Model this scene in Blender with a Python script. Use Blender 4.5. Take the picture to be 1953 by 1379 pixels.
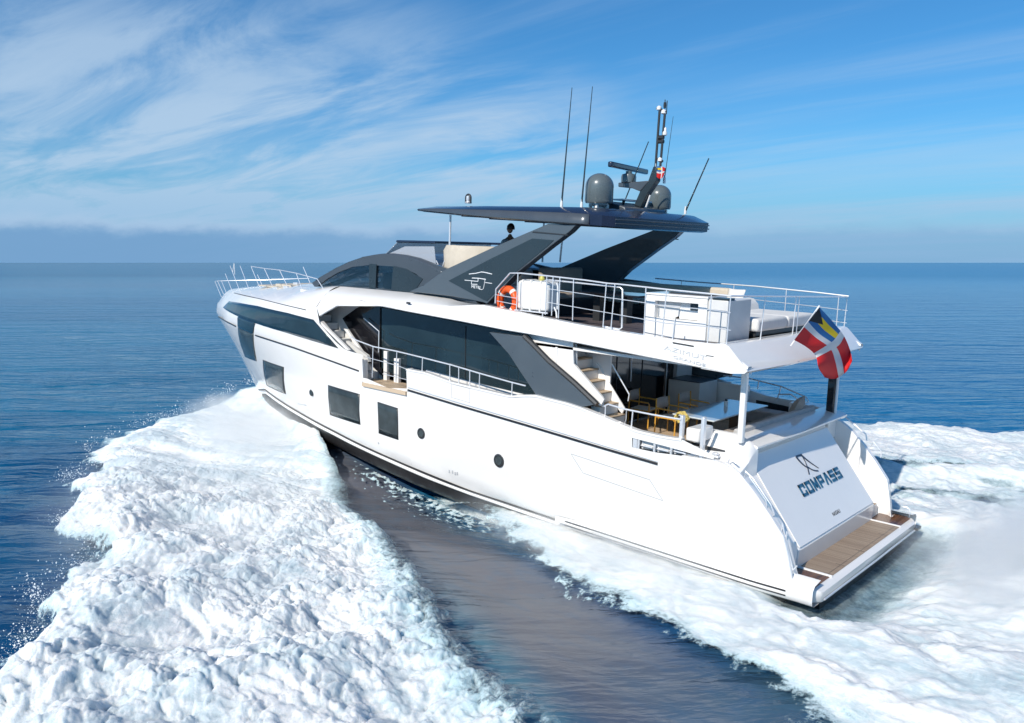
import bpy, bmesh, math, random
import numpy as np
from mathutils import Matrix, Vector

for o in list(bpy.data.objects):
    bpy.data.objects.remove(o)
SC = bpy.context.scene
COL = SC.collection
PI = math.pi
R = math.radians

# ------------------------------------------------------------------ camera
F, PW, PH = 1600.0, 1953.0, 1379.0
CAM = np.array([-5.6467, 17.7043, 6.4609])
YAW, PIT = R(-48.3216), R(6.7192)
FW = np.array([math.cos(YAW)*math.cos(PIT), math.sin(YAW)*math.cos(PIT), -math.sin(PIT)])
RT = np.array([math.sin(YAW), -math.cos(YAW), 0.0])
UP = np.cross(RT, FW)
cd = bpy.data.cameras.new('camera')
cam = bpy.data.objects.new('camera', cd)
COL.objects.link(cam)
m = Matrix.Identity(4)
for i in range(3):
    m[i][0], m[i][1], m[i][2], m[i][3] = RT[i], UP[i], -FW[i], CAM[i]
cam.matrix_world = m
cd.sensor_fit = 'HORIZONTAL'
cd.sensor_width = 36.0
cd.lens = 36.0*F/PW
cd.clip_start, cd.clip_end = 0.1, 90000.0
SC.camera = cam

# ------------------------------------------------------------------ node helper
class NT:
    def __init__(s, tree):
        s.t = tree
        tree.nodes.clear()
    def n(s, typ, **kw):
        nd = s.t.nodes.new(typ)
        for k, v in kw.items():
            setattr(nd, k, v)
        return nd
    def set(s, sock, v):
        if isinstance(v, bpy.types.NodeSocket):
            s.t.links.new(v, sock)
        elif v is not None:
            if isinstance(v, (tuple, list)) and sock.type == 'RGBA' and len(v) == 3:
                v = (*v, 1.0)
            sock.default_value = v
    def math(s, op, a, b=None, c=None, clamp=False):
        nd = s.n('ShaderNodeMath', operation=op, use_clamp=clamp)
        for i, v in enumerate((a, b, c)):
            if v is not None:
                s.set(nd.inputs[i], v)
        return nd.outputs[0]
    def vmath(s, op, a, b=None):
        nd = s.n('ShaderNodeVectorMath', operation=op)
        s.set(nd.inputs[0], a)
        if b is not None:
            s.set(nd.inputs[3 if op == 'SCALE' else 1], b)
        return nd.outputs['Value' if op in ('DOT_PRODUCT', 'LENGTH') else 'Vector']
    def mix(s, fac, a, b, blend='MIX'):
        nd = s.n('ShaderNodeMix', data_type='RGBA', blend_type=blend)
        s.set(nd.inputs[0], fac); s.set(nd.inputs[6], a); s.set(nd.inputs[7], b)
        return nd.outputs[2]
    def noise(s, vec, scale, detail=4, rough=.55, dist=0.0, lac=2.0, dim='3D'):
        nd = s.n('ShaderNodeTexNoise', noise_dimensions=dim)
        if vec is not None:
            s.set(nd.inputs['Vector'], vec)
        nd.inputs['Scale'].default_value = scale
        nd.inputs['Detail'].default_value = detail
        nd.inputs['Roughness'].default_value = rough
        nd.inputs['Lacunarity'].default_value = lac
        nd.inputs['Distortion'].default_value = dist
        return nd.outputs[0]
    def ramp(s, v, lo, hi, smooth=True, t0=0.0, t1=1.0):
        nd = s.n('ShaderNodeMapRange', interpolation_type='SMOOTHSTEP' if smooth else 'LINEAR')
        s.set(nd.inputs[0], v)
        for i, q in ((1, lo), (2, hi), (3, t0), (4, t1)):
            s.set(nd.inputs[i], q)
        return nd.outputs[0]
    def mapping(s, vec, scale=(1, 1, 1), rot=(0, 0, 0), loc=(0, 0, 0)):
        nd = s.n('ShaderNodeMapping')
        s.set(nd.inputs['Vector'], vec)
        nd.inputs['Scale'].default_value = scale
        nd.inputs['Rotation'].default_value = rot
        nd.inputs['Location'].default_value = loc
        return nd.outputs[0]

def aniso(q, vec, ang, sx, sy):      # turn first, then stretch: the long axis lies at 'ang'
    return q.mapping(q.mapping(vec, rot=(0, 0, -ang)), scale=(sx, sy, 1))

# ------------------------------------------------------------------ sky and sun
SUN = Vector((-0.06, 0.81, 0.59)).normalized()
SUN_EL = math.asin(SUN.z)
SUN_AZ = math.atan2(SUN.x, SUN.y)
def pix_dir(u, v):
    d = FW + (u-PW/2)/F*RT - (v-PH/2)/F*UP
    return d/np.linalg.norm(d)

world = bpy.data.worlds.new('World')
SC.world = world
world.use_nodes = True
w = NT(world.node_tree)
sky = w.n('ShaderNodeTexSky', sky_type='NISHITA', sun_disc=False, sun_elevation=SUN_EL,
          sun_rotation=SUN_AZ, altitude=0.0, air_density=1.0, dust_density=0.6, ozone_density=2.0)
tc = w.n('ShaderNodeTexCoord').outputs['Generated']
sep = w.n('ShaderNodeSeparateXYZ'); w.set(sep.inputs[0], tc)
dz = w.math('MAXIMUM', sep.outputs[2], 0.0)
den = w.math('ADD', dz, 0.09)
cx_ = w.math('DIVIDE', sep.outputs[0], den)
cy_ = w.math('DIVIDE', sep.outputs[1], den)
cmb = w.n('ShaderNodeCombineXYZ'); w.set(cmb.inputs[0], cx_); w.set(cmb.inputs[1], cy_)
plane = cmb.outputs[0]                          # the cloud layer seen as a plane overhead
def blob(u, v, r0, r1):                         # soft patch of sky round a direction (radius in degrees)
    d = pix_dir(u, v)
    c = w.vmath('DOT_PRODUCT', w.vmath('NORMALIZE', tc), tuple(d))
    return w.ramp(c, math.cos(R(r1)), math.cos(R(r0)))
sky_c = w.mix(1.0, sky.outputs[0], (0.31, 0.80, 1.16), 'MULTIPLY')
# long cirrus streaks
st_v = w.mapping(plane, scale=(0.16, 1.5, 1), rot=(0, 0, R(28)))
st = w.noise(st_v, 1.5, 7, .58, .35)
st2 = w.noise(w.mapping(plane, scale=(0.30, 3.4, 1), rot=(0, 0, R(20)), loc=(3, 1, 0)), 2.4, 6, .6, .5)
streak = w.math('MULTIPLY', w.ramp(st, .47, .80), w.ramp(st2, .25, .75, t0=.35))
# feathery bank on the left
fe = w.noise(w.mapping(plane, scale=(.42, 1.25, 1), rot=(0, 0, R(40)), loc=(1.7, .4, 0)), 1.5, 9, .62, .75)
b1 = w.math('ADD', blob(230, 250, 1, 12), w.math('MULTIPLY', blob(60, 200, 1, 7), .35))
b1 = w.math('ADD', b1, w.math('MULTIPLY', blob(640, 330, 2, 15), .95))
b1 = w.math('ADD', b1, w.math('MULTIPLY', blob(1010, 335, 1, 9), .8))
b1 = w.math('ADD', b1, w.math('MULTIPLY', blob(420, 360, 2, 12), .8))
bank = w.math('MULTIPLY', w.math('MINIMUM', b1, 1.15), w.ramp(fe, .35, .68))
# veil getting denser low down
low = w.ramp(dz, .02, .24, t0=1.0, t1=0.0)
vn = w.noise(w.mapping(plane, scale=(.25, .9, 1), rot=(0, 0, R(24)), loc=(5, 2, 0)), 1.1, 7, .6, .6)
veil = w.math('MULTIPLY', low, w.ramp(vn, .34, .66, t0=.12, t1=.66))
cl = w.math('ADD', w.math('MULTIPLY', streak, .36), w.math('MULTIPLY', bank, .60))
cl = w.math('ADD', cl, veil)
cl = w.math('MULTIPLY', cl, w.ramp(dz, .0, .05, t0=.85, t1=1.0))
cl = w.math('MINIMUM', cl, .82, clamp=True)
c1 = w.mix(cl, sky_c, (4.7, 6.2, 7.9))
# grey blue bank just over the horizon with small cumulus tops
ha = w.n('ShaderNodeVectorMath', operation='NORMALIZE'); w.set(ha.inputs[0], tc)
top_n = w.noise(w.mapping(ha.outputs[0], scale=(1, 1, 2.0)), 16.0, 6, .62)
hz = w.math('ADD', dz, w.math('MULTIPLY', w.math('SUBTRACT', top_n, .5), .030))
hb_ = w.ramp(hz, .026, .046, t0=1.0, t1=0.0)
rim = w.math('MULTIPLY', w.ramp(hz, .026, .036), w.ramp(hz, .036, .056, t0=1, t1=0))
left_ = w.ramp(w.vmath('DOT_PRODUCT', w.vmath('NORMALIZE', tc), tuple(-RT)), -.2, .45, t0=.35, t1=.95)
c1 = w.mix(w.ramp(dz, .0, .13, t0=.80, t1=0.0), c1, (2.65, 4.75, 7.3))
c2 = w.mix(w.math('MULTIPLY', rim, w.math('MULTIPLY', left_, .35)), c1, (5.2, 6.2, 7.8))
c3 = w.mix(w.math('MULTIPLY', hb_, left_), c2, (1.75, 3.5, 5.9))
bg = w.n('ShaderNodeBackground'); w.set(bg.inputs[0], c3)
bg.inputs[1].default_value = 0.10
wo = w.n('ShaderNodeOutputWorld'); w.set(wo.inputs[0], bg.outputs[0])

ld = bpy.data.lights.new('sun', 'SUN')
ld.energy = 4.7
ld.angle = R(0.53)
ld.color = (1.0, 0.925, 0.82)
sun = bpy.data.objects.new('sun', ld)
COL.objects.link(sun)
sun.location = (20, 60, 80)
sun.rotation_euler = SUN.to_track_quat('Z', 'Y').to_euler()

SC.view_settings.view_transform = 'Standard'
SC.view_settings.look = 'None'
SC.view_settings.exposure = 0.06
SC.view_settings.gamma = 1.0
SC.cycles.use_denoising = True
SC.cycles.max_bounces = 8
SC.cycles.transparent_max_bounces = 16
SC.cycles.caustics_reflective = False
SC.cycles.caustics_refractive = False

# ------------------------------------------------------------------ the boat's own axes
# boat frame: x forward from the aft edge of the swim platform, y to port, z up from the designed waterline
TRIM, HEAVE = R(2.2633), 0.10
RB = np.array([[math.cos(TRIM), 0, -math.sin(TRIM)], [0, 1, 0], [math.sin(TRIM), 0, math.cos(TRIM)]])
OB = np.array([6.0, 0, 0])
OW = np.array([6.0, 0, HEAVE])
def b2w(p): return RB @ (np.asarray(p, float)-OB) + OW
CB = RB.T @ (CAM-OW) + OB
MB4 = Matrix([[*RB[0], 0], [*RB[1], 0], [*RB[2], 0], [0, 0, 0, 1]])
MB4.translation = Vector(b2w((0, 0, 0)))

def T(u, v, x=None, y=None, z=None):
    """survey: the point of the boat seen at (u, v) that lies on the plane x, y or z = const"""
    d = RB.T @ (FW + (u-PW/2)/F*RT - (v-PH/2)/F*UP)
    k, val = (0, x) if x is not None else (1, y) if y is not None else (2, z)
    return CB + (val-CB[k])/d[k]*d
def WZ(u, v, z=0.0):
    d = FW + (u-PW/2)/F*RT - (v-PH/2)/F*UP
    return CAM + (z-CAM[2])/d[2]*d

# ------------------------------------------------------------------ mesh helper
TWIN = {}
class MB:
    def __init__(s): s.v, s.f = [], []
    def add(s, vs, fs):
        o = len(s.v)
        s.v += [tuple(float(c) for c in p) for p in vs]
        s.f += [tuple(i+o for i in f) for f in fs]
        return s
    def poly(s, pts): return s.add(pts, [tuple(range(len(pts)))])
    def grid(s, rows, close=False, ends=False):
        n, k = len(rows), len(rows[0])
        vs = [p for r in rows for p in r]
        fs = []
        for i in range(n-1):
            for j in range(k if close else k-1):
                j2 = (j+1) % k
                fs.append((i*k+j, i*k+j2, (i+1)*k+j2, (i+1)*k+j))
        if ends:
            fs.append(tuple(range(k))[::-1]); fs.append(tuple((n-1)*k+j for j in range(k)))
        return s.add(vs, fs)
    def prism(s, pts, vec):
        a = [np.asarray(p, float) for p in pts]
        b = [p+np.asarray(vec, float) for p in a]
        n = len(a)
        fs = [tuple(range(n))[::-1], tuple(range(n, 2*n))]
        fs += [(i, (i+1) % n, (i+1) % n+n, i+n) for i in range(n)]
        return s.add(a+b, fs)
    def box(s, a, b):
        x0, y0, z0 = a; x1, y1, z1 = b
        return s.prism([(x0, y0, z0), (x1, y0, z0), (x1, y1, z0), (x0, y1, z0)], (0, 0, z1-z0))
    def tube(s, path, r, n=8, closed=False, caps=True):
        P = [np.asarray(p, float) for p in path]
        m_ = len(P)
        rows = []
        ref = None
        for i in range(m_):
            if closed: t = P[(i+1) % m_]-P[i-1]
            else: t = P[min(i+1, m_-1)]-P[max(i-1, 0)]
            t = t/(np.linalg.norm(t)+1e-12)
            if ref is None: ref = np.array([0, 0, 1.0]) if abs(t[2]) < .9 else np.array([1.0, 0, 0])
            a = ref-t*(ref@t); a /= np.linalg.norm(a)+1e-12
            ref = a
            b = np.cross(t, a)
            rr = r[i] if hasattr(r, '__len__') else r
            rows.append([P[i]+rr*(math.cos(2*PI*k/n)*a+math.sin(2*PI*k/n)*b) for k in range(n)])
        if closed: rows.append(rows[0])
        return s.grid(rows, close=True, ends=caps and not closed)
    def lathe(s, c, prof, n=24, ax=2):
        rows = []
        for (r_, h) in prof:
            row = []
            for k in range(n):
                a = 2*PI*k/n
                q = [r_*math.cos(a), r_*math.sin(a)]
                p = [0, 0, 0]
                p[ax] = h; p[(ax+1) % 3] = q[0]; p[(ax+2) % 3] = q[1]
                row.append((c[0]+p[0], c[1]+p[1], c[2]+p[2]))
            rows.append(row)
        return s.grid(rows, close=True, ends=True)
    mir = False
    def mirror(s, split=True):
        if split: s.mir = True; return s
        n = len(s.v)
        s.add([(x, -y, z) for x, y, z in s.v], [f[::-1] for f in s.f])
        return s
    def shift(s, d):
        s.v = [(x+d[0], y+d[1], z+d[2]) for x, y, z in s.v]; return s
    def build(s, name, mat, parent=None, ang=35, bevel=0, solid=0, seg=2, merge=True, subd=0):
        if s.mir:          # the same piece again on the starboard side, an object of its own
            s.mir = False
            o = s.build(name, mat, parent, ang, bevel, solid, seg, merge, subd)
            t = MB(); t.v = [(x, -y, z) for x, y, z in s.v]; t.f = [f[::-1] for f in s.f]
            TWIN[o.name] = t.build(name, mat, TWIN.get(parent.name, parent) if parent else None, ang, bevel, solid, seg, merge, subd)
            return o
        me = bpy.data.meshes.new(name)
        me.from_pydata(s.v, [], s.f)
        bm = bmesh.new(); bm.from_mesh(me)
        if merge: bmesh.ops.remove_doubles(bm, verts=bm.verts, dist=1e-5)
        bmesh.ops.recalc_face_normals(bm, faces=bm.faces)
        bm.to_mesh(me); bm.free()
        if ang:
            me.polygons.foreach_set('use_smooth', [True]*len(me.polygons))
            if ang < 180: me.set_sharp_from_angle(angle=R(ang))
        me.materials.append(mat)
        o = bpy.data.objects.new(name, me)
        COL.objects.link(o)
        if parent is not None: o.parent = parent
        if solid:
            md = o.modifiers.new('solid', 'SOLIDIFY'); md.thickness = solid; md.offset = 0
        if subd:
            md = o.modifiers.new('sub', 'SUBSURF'); md.levels = md.render_levels = subd
        if bevel:
            md = o.modifiers.new('bevel', 'BEVEL'); md.width = bevel; md.segments = seg
            md.limit_method = 'ANGLE'; md.angle_limit = R(30)
        return o

def tag(o, label=None, cat=None, group=None, kind=None):
    for k, v in (('label', label), ('category', cat), ('group', group), ('kind', kind)):
        if v: o[k] = v
    return o
def thing(name, label, cat, base, rotz=0.0, group=None):
    """an Empty standing on the boat at boat point 'base'; parts go in its local axes"""
    o = bpy.data.objects.new(name, None)
    COL.objects.link(o)
    o.empty_display_size = .2
    mm = MB4.copy(); mm.translation = Vector(b2w(base))
    o.matrix_world = mm @ Matrix.Rotation(rotz, 4, 'Z')
    return tag(o, label, cat, group)
def dup(root, base, rotz, label, group=None):
    r_ = root.copy(); COL.objects.link(r_)
    mm = MB4.copy(); mm.translation = Vector(b2w(base))
    r_.matrix_world = mm @ Matrix.Rotation(rotz, 4, 'Z')
    r_['label'] = label
    if group: r_['group'] = group
    for ch in list(root.children):
        c = ch.copy(); COL.objects.link(c); c.parent = r_
        for g in ch.children:
            d = g.copy(); COL.objects.link(d); d.parent = c
    return r_

# ------------------------------------------------------------------ materials
def mat(name, col, rough=.5, metal=0.0, spec=.5, coat=0.0, vary=.0, vscale=3.0, bump=0.0, bscale=60.0, coat_rough=.05):
    mt = bpy.data.materials.new(name); mt.use_nodes = True
    q = NT(mt.node_tree)
    p = q.n('ShaderNodeBsdfPrincipled')
    ob = q.n('ShaderNodeTexCoord').outputs['Object']
    c = (*col, 1.0)
    if vary:
        nz = q.noise(ob, vscale, 5, .6)
        lo = tuple(x*(1-vary) for x in col); hi = tuple(min(1, x*(1+vary)) for x in col)
        c = q.mix(q.ramp(nz, .3, .7), lo, hi)
    q.set(p.inputs['Base Color'], c)
    p.inputs['Roughness'].default_value = rough
    if vary:
        q.set(p.inputs['Roughness'], q.ramp(q.noise(ob, vscale*2.3, 4), .3, .7, t0=max(.02, rough*.8), t1=min(1, rough*1.2)))
    p.inputs['Metallic'].default_value = metal
    p.inputs['Specular IOR Level'].default_value = spec
    p.inputs['Coat Weight'].default_value = coat
    p.inputs['Coat Roughness'].default_value = coat_rough
    if bump:
        b = q.n('ShaderNodeBump'); b.inputs['Strength'].default_value = bump; b.inputs['Distance'].default_value = .01
        q.set(b.inputs['Height'], q.noise(ob, bscale, 3)); q.set(p.inputs['Normal'], b.outputs[0])
    o = q.n('ShaderNodeOutputMaterial'); q.set(o.inputs[0], p.outputs[0])
    return mt
def teak(name, c0, c1, pitch=.055, axis=1, rough=.6):
    mt = bpy.data.materials.new(name); mt.use_nodes = True
    q = NT(mt.node_tree)
    p = q.n('ShaderNodeBsdfPrincipled')
    ob = q.n('ShaderNodeTexCoord').outputs['Object']
    sp = q.n('ShaderNodeSeparateXYZ'); q.set(sp.inputs[0], ob)
    k = q.math('DIVIDE', sp.outputs[axis], pitch)
    fr = q.math('FRACT', k); fl = q.math('FLOOR', k)
    wn = q.n('ShaderNodeTexWhiteNoise', noise_dimensions='1D'); q.set(wn.inputs['W'], fl)
    gr = q.noise(q.mapping(ob, scale=(3, 40, 40) if axis == 1 else (40, 3, 40)), 1.5, 5, .6)
    f = q.math('ADD', q.math('MULTIPLY', wn.outputs[0], .5), q.math('MULTIPLY', gr, .5))
    c = q.mix(q.ramp(f, .25, .8), c0, c1)
    seam = q.ramp(fr, .90, .93)
    c = q.mix(seam, c, (.025, .02, .018))
    q.set(p.inputs['Base Color'], c); p.inputs['Roughness'].default_value = rough
    o = q.n('ShaderNodeOutputMaterial'); q.set(o.inputs[0], p.outputs[0])
    return mt
M = {}
M['white'] = mat('gelcoat_white', (.82, .805, .785), .22, coat=.6, vary=.012, vscale=.8)
M['white_matt'] = mat('nonslip_white', (.75, .735, .71), .55, vary=.03, vscale=6)
M['greyw'] = mat('grey_and_shade_panel', (.64, .64, .63), .4, vary=.03)  # own grey of fittings; on the bar end it stands for shade
M['black'] = mat('antifouling_black', (.022, .021, .022), .35, vary=.25, vscale=2.5)
M['stripe'] = mat('stripe_black', (.015, .015, .017), .3)
M['grey'] = mat('metallic_grey_paint', (.072, .086, .102), .32, metal=.2, coat=.5, vary=.04, vscale=1.0)
M['dgrey'] = mat('dark_grey_panel', (.026, .040, .050), .3, metal=.1, coat=.2, vary=.05, vscale=1.0)
M['lgrey'] = mat('silver_grey_paint', (.095, .118, .138), .34, metal=.25, coat=.4, vary=.03, vscale=1.0)
M['glass'] = mat('dark_tinted_glass', (.014, .028, .036), .04, spec=.6, coat=.4, vary=.25, vscale=.7)
M['glass2'] = mat('hull_window_glass', (.040, .054, .060), .08, spec=.30, coat=.0, vary=.3, vscale=1.6)
M['blackgl'] = mat('black_gloss', (.010, .010, .013), .12, coat=.6)
M['hardtop'] = mat('hardtop_dark_paint', (.016, .024, .052), .24, metal=.1, coat=.6, vary=.05, vscale=1.2)
M['chrome'] = mat('polished_steel', (.84, .85, .87), .34, metal=.55)
M['whitem'] = mat('white_tube', (.75, .76, .77), .3, coat=.3)
M['frame'] = mat('frame_dark', (.03, .032, .035), .35)
M['teak'] = teak('teak_deck', (.44, .33, .22), (.58, .45, .32))
M['teakd'] = teak('teak_dark_wet', (.085, .035, .018), (.16, .075, .04), .06, 0, .25)
M['teakx'] = teak('teak_platform', (.27, .20, .145), (.36, .28, .205), .05, 1)
M['cream'] = mat('cream_upholstery', (.55, .49, .40), .8, vary=.05, vscale=5, bump=.25, bscale=220)
M['offw'] = mat('white_upholstery', (.68, .67, .65), .8, vary=.04, vscale=5, bump=.25, bscale=220)
M['taupe'] = mat('taupe_upholstery', (.36, .31, .265), .85, vary=.08, vscale=5, bump=.3, bscale=220)
M['greyup'] = mat('grey_upholstery', (.45, .44, .43), .85, vary=.06, vscale=5, bump=.3, bscale=220)
M['dome'] = mat('dome_grey_green', (.105, .130, .138), .28, coat=.6, vary=.03)
M['orange'] = mat('lifebuoy_orange', (.78, .10, .012), .45, vary=.08, vscale=8)
M['reflect'] = mat('reflective_tape', (.78, .76, .72), .3)
M['raft'] = mat('raft_canister_white', (.78, .78, .76), .35, coat=.3, vary=.02)
M['yellowwood'] = mat('varnished_yellow_wood', (.62, .33, .05), .35, coat=.4, vary=.15, vscale=20)
M['sling'] = mat('chair_sling', (.42, .37, .34), .8, vary=.05, vscale=12)
M['slingw'] = mat('chair_seat_white', (.72, .70, .64), .8, vary=.04, vscale=12)
M['table'] = mat('table_top_pale', (.55, .60, .62), .12, coat=.8)
M['skin'] = mat('skin', (.40, .22, .15), .5)
M['hair'] = mat('hair_dark', (.012, .010, .010), .5)
M['shirt'] = mat('shirt_grey', (.40, .41, .44), .8)
M['trouser'] = mat('trousers_navy', (.02, .025, .045), .8)
M['blue'] = mat('letters_blue', (.030, .125, .215), .3, metal=.2)
M['navy'] = mat('emblem_navy', (.02, .03, .06), .3)
M['lettergrey'] = mat('letters_grey', (.42, .43, .44), .4)
M['letterpale'] = mat('letters_pale_grey', (.58, .59, .60), .4)
M['flydeck'] = teak('flybridge_planking', (.085, .070, .075), (.13, .105, .11))  # hardtop's shade on the deck put into the dark plank colour
M['silver'] = mat('emblem_silver', (.75, .78, .80), .3)
def clear_glass(name, tint, refl=.9, trans=.8):
    mt = bpy.data.materials.new(name); mt.use_nodes = True
    q = NT(mt.node_tree)
    tr = q.n('ShaderNodeBsdfTransparent'); q.set(tr.inputs[0], tint)
    gl = q.n('ShaderNodeBsdfGlossy'); gl.inputs['Roughness'].default_value = .03
    fr = q.n('ShaderNodeFresnel'); fr.inputs['IOR'].default_value = 1.6
    mx = q.n('ShaderNodeMixShader')
    q.set(mx.inputs[0], q.math('MULTIPLY', fr.outputs[0], refl)); q.set(mx.inputs[1], tr.outputs[0]); q.set(mx.inputs[2], gl.outputs[0])
    o = q.n('ShaderNodeOutputMaterial'); q.set(o.inputs[0], mx.outputs[0])
    return mt
M['seethru'] = clear_glass('tinted_clear_glass', (.95, .98, 1.0))
M['sky_sheen_glass'] = mat('windscreen_sky_sheen', (.50, .54, .60), .12, coat=.6)  # whitish sky reflection painted in as the base colour
for n_ in M['sky_sheen_glass'].node_tree.nodes:
    if n_.type == 'BSDF_PRINCIPLED': n_.inputs['Alpha'].default_value = .55

# =================================================================== MOTOR YACHT
Y = thing('motor_yacht', 'large white motor yacht with dark grey hardtop speeding across the blue sea', 'yacht', (0, 0, 0))

I = np.interp
_xz = [-1.2, -.5, 0, .47, .77, 1.52, 2.09, 2.66, 3.15, 3.64, 3.9, 4.3, 4.6, 5.2]
_xx = [18.0, 20.8, 22.4, 23.22, 23.59, 24.33, 24.9, 25.48, 26.05, 26.55, 26.45, 25.95, 25.3, 24.0]
def xs(z): return I(z, _xz, _xx)
def hb(x, z):
    B = I(z, [-1, 0, .5, .8, 1.4, 2.4, 3.4, 4.6, 5.0, 5.6], [1.0, 2.45, 2.88, 2.98, 3.06, 3.13, 3.18, 3.18, 3.14, 3.05])
    L = I(z, [-1, .5, 2, 3.6, 5], [15, 13, 12, 11.5, 11.0])
    p = I(z, [-1, .5, 2, 3.6, 5], [1.6, 1.8, 2.0, 2.15, 2.3])
    t = np.clip((xs(z)-x)/L, 0, 1)
    g = 1-(1-t)**p
    return B*g*(1-.062*np.clip((7-x)/7, 0, 1)**2.2)
def S(u, v, off=0.0):
    """survey: the point seen at (u, v) on the hull side"""
    y = 3.0
    for i in range(80):
        p = T(u, v, y=y)
        y = .6*y + .4*(hb(p[0], p[2])+off)
    return T(u, v, y=y)
def tab(pts, off=0.0):
    q = sorted([S(*p, off=off) for p in pts], key=lambda a: a[0])
    return np.array([a[0] for a in q]), np.array([a[2] for a in q])
def fn(pts, off=0.0, extra=()):
    X, Z = tab(pts, off)
    for e in extra:
        X = np.append(X, e[0]); Z = np.append(Z, e[1])
    k = np.argsort(X); X, Z = X[k], Z[k]
    return lambda x: I(x, X, Z)

# chine / boot stripe line
chine = fn([(575, 795), (640, 831), (750, 884), (900, 944), (1040, 992), (1200, 1044), (1400, 1106), (1530, 1146)],
           extra=[(21.0, 1.05), (23.2, .62), (-.2, .30)])
# --- aft wing edge, mooring opening, bulwark cap
wing = [(1520, 1112), (1523, 1075), (1500, 1030), (1470, 985), (1440, 945), (1410, 910), (1385, 888), (1361, 879)]
open_lo = [(1361, 879), (1340, 876), (1290, 868), (1250, 863), (1205, 853)]
open_hi = [(1361, 876), (1330, 868), (1265, 850), (1205, 835)]
cap = [(1300, 838), (1260, 832), (1215, 822), (1187, 811), (1145, 793), (1110, 779), (1080, 769), (1039, 759), (1021, 754), (993, 754), (975, 756), (932, 746), (861, 729), (812, 711), (775, 704)]
floor_gap = [(775, 741), (740, 740), (700, 722)]
f_wing = fn(wing+open_lo[1:])
f_olo, f_ohi, f_cap = fn(open_lo), fn(open_hi), fn(cap)
f_gap = fn(floor_gap)
xw0 = S(1520, 1112)[0]; xo1 = S(1205, 853)[0]; xo0 = S(1361, 879)[0]; xcap0 = S(1300, 838)[0]
xg0 = S(775, 704)[0]; xg1 = S(692, 712)[0]
xtop_lo = S(690, 674)[0]
f_diag = fn([(687, 676), (658, 667), (640, 652), (602, 608)])
xd1 = S(602, 608)[0]
def patch(x0, x1, lo, hi, nx=30, nz=10, off=0.0):
    rows = []
    for i in range(nx+1):
        x = x0+(x1-x0)*i/nx
        a, b = lo(x), hi(x)
        rows.append([(x, hb(x, z)+off, z) for z in np.linspace(a, b, nz+1)])
    return rows
hull = MB()
hull.grid(patch(xw0, xo1, chine, f_wing, 40, 14))
hull.grid(patch(xo0, xo1, f_ohi, lambda x: max(f_ohi(x)+.005, f_cap(max(x, xcap0))-.20*np.clip((xcap0-x)/(xcap0-xo0), 0, 1)), 14, 4))
hull.grid(patch(xo1, xg0, chine, f_cap, 60, 14))
hull.grid(patch(xg0, xg1, chine, f_gap, 10, 10))
# fore part: from the gap to the stem, rows along the length
zF = fn([(603, 597), (583, 591), (540, 581), (500, 571), (447, 559)], extra=[(24.6, 4.50), (25.6, 4.30), (26.2, 4.15)])
band_lo_px = [(1395, 712), (1370, 709), (1300, 695), (1100, 655), (1000, 636.5), (960, 630), (880, 614), (780, 595.6), (725.6, 584.7), (697, 577.5), (674, 572), (651, 579.5), (626, 593.6), (602.7, 607.7)]
band_lo = fn(band_lo_px)
band_hi_px = [(1385, 660), (1300, 653), (1200, 637), (1100, 620), (1000, 600), (920, 583)]
_bh = fn(band_hi_px)
def z1f(x):
    if x < 8.6: return float(_bh(x))
    if x < 16.2: return float(I(x, [8.6, 10, 12, 14, 16.2], [_bh(8.6), 5.10, 5.00, 4.86, zF(16.2)]))
    return float(zF(x))
def fore_hi(x):
    if x < xd1: return float(f_diag(x))
    return z1f(x)
XS = [xg1] + list(np.linspace(xg1+.02, xd1, 12)) + list(np.linspace(xd1+.001, 25.9, 60))
rows = []
nz = 16
for x in XS:
    a, b = float(chine(x)), fore_hi(x)
    zs = np.linspace(a, b, nz+1)
    rows.append([(x, hb(x, z), z) for z in zs])
# the last stations run out along the stem
for k in np.linspace(0, 1, 14)[1:]:
    x = 25.9+k*.65
    rows.append([(x, hb(x, z), z) for z in np.linspace(float(I(x, [25.9, 26.55], [.62, 3.3])), float(I(x, [25.9, 26.55], [zF(25.9), 3.64])), nz+1)])
# keep every point behind the stem line
rows = [[(min(x, xs(z)), y, z) for (x, y, z) in r] for r in rows]
hull.grid(rows)
hull.mirror(False)
hull_o = hull.build('hull', M['white'], Y, ang=180, merge=False)
def hull_normals(o):
    vn = []
    for v in o.data.vertices:
        x, y, z = v.co; e = .02
        sg = 1 if y >= 0 else -1
        gx = (hb(x+e, z)-hb(x-e, z))/(2*e); gz = (hb(x, z+e)-hb(x, z-e))/(2*e)
        n_ = np.array([-gx, 1.0, -gz]); n_ /= np.linalg.norm(n_)
        vn.append((n_[0], n_[1]*sg, n_[2]))
    # faces must wind outwards for the custom normals to hold
    bm = bmesh.new(); bm.from_mesh(o.data)
    for f in bm.faces:
        c = f.calc_center_median()
        if f.normal.y*(1 if c.y >= 0 else -1) < 0: f.normal_flip()
    bm.to_mesh(o.data); bm.free()
    o.data.normals_split_custom_set_from_vertices(vn)
hull_normals(hull_o)
hull = MB()
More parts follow.
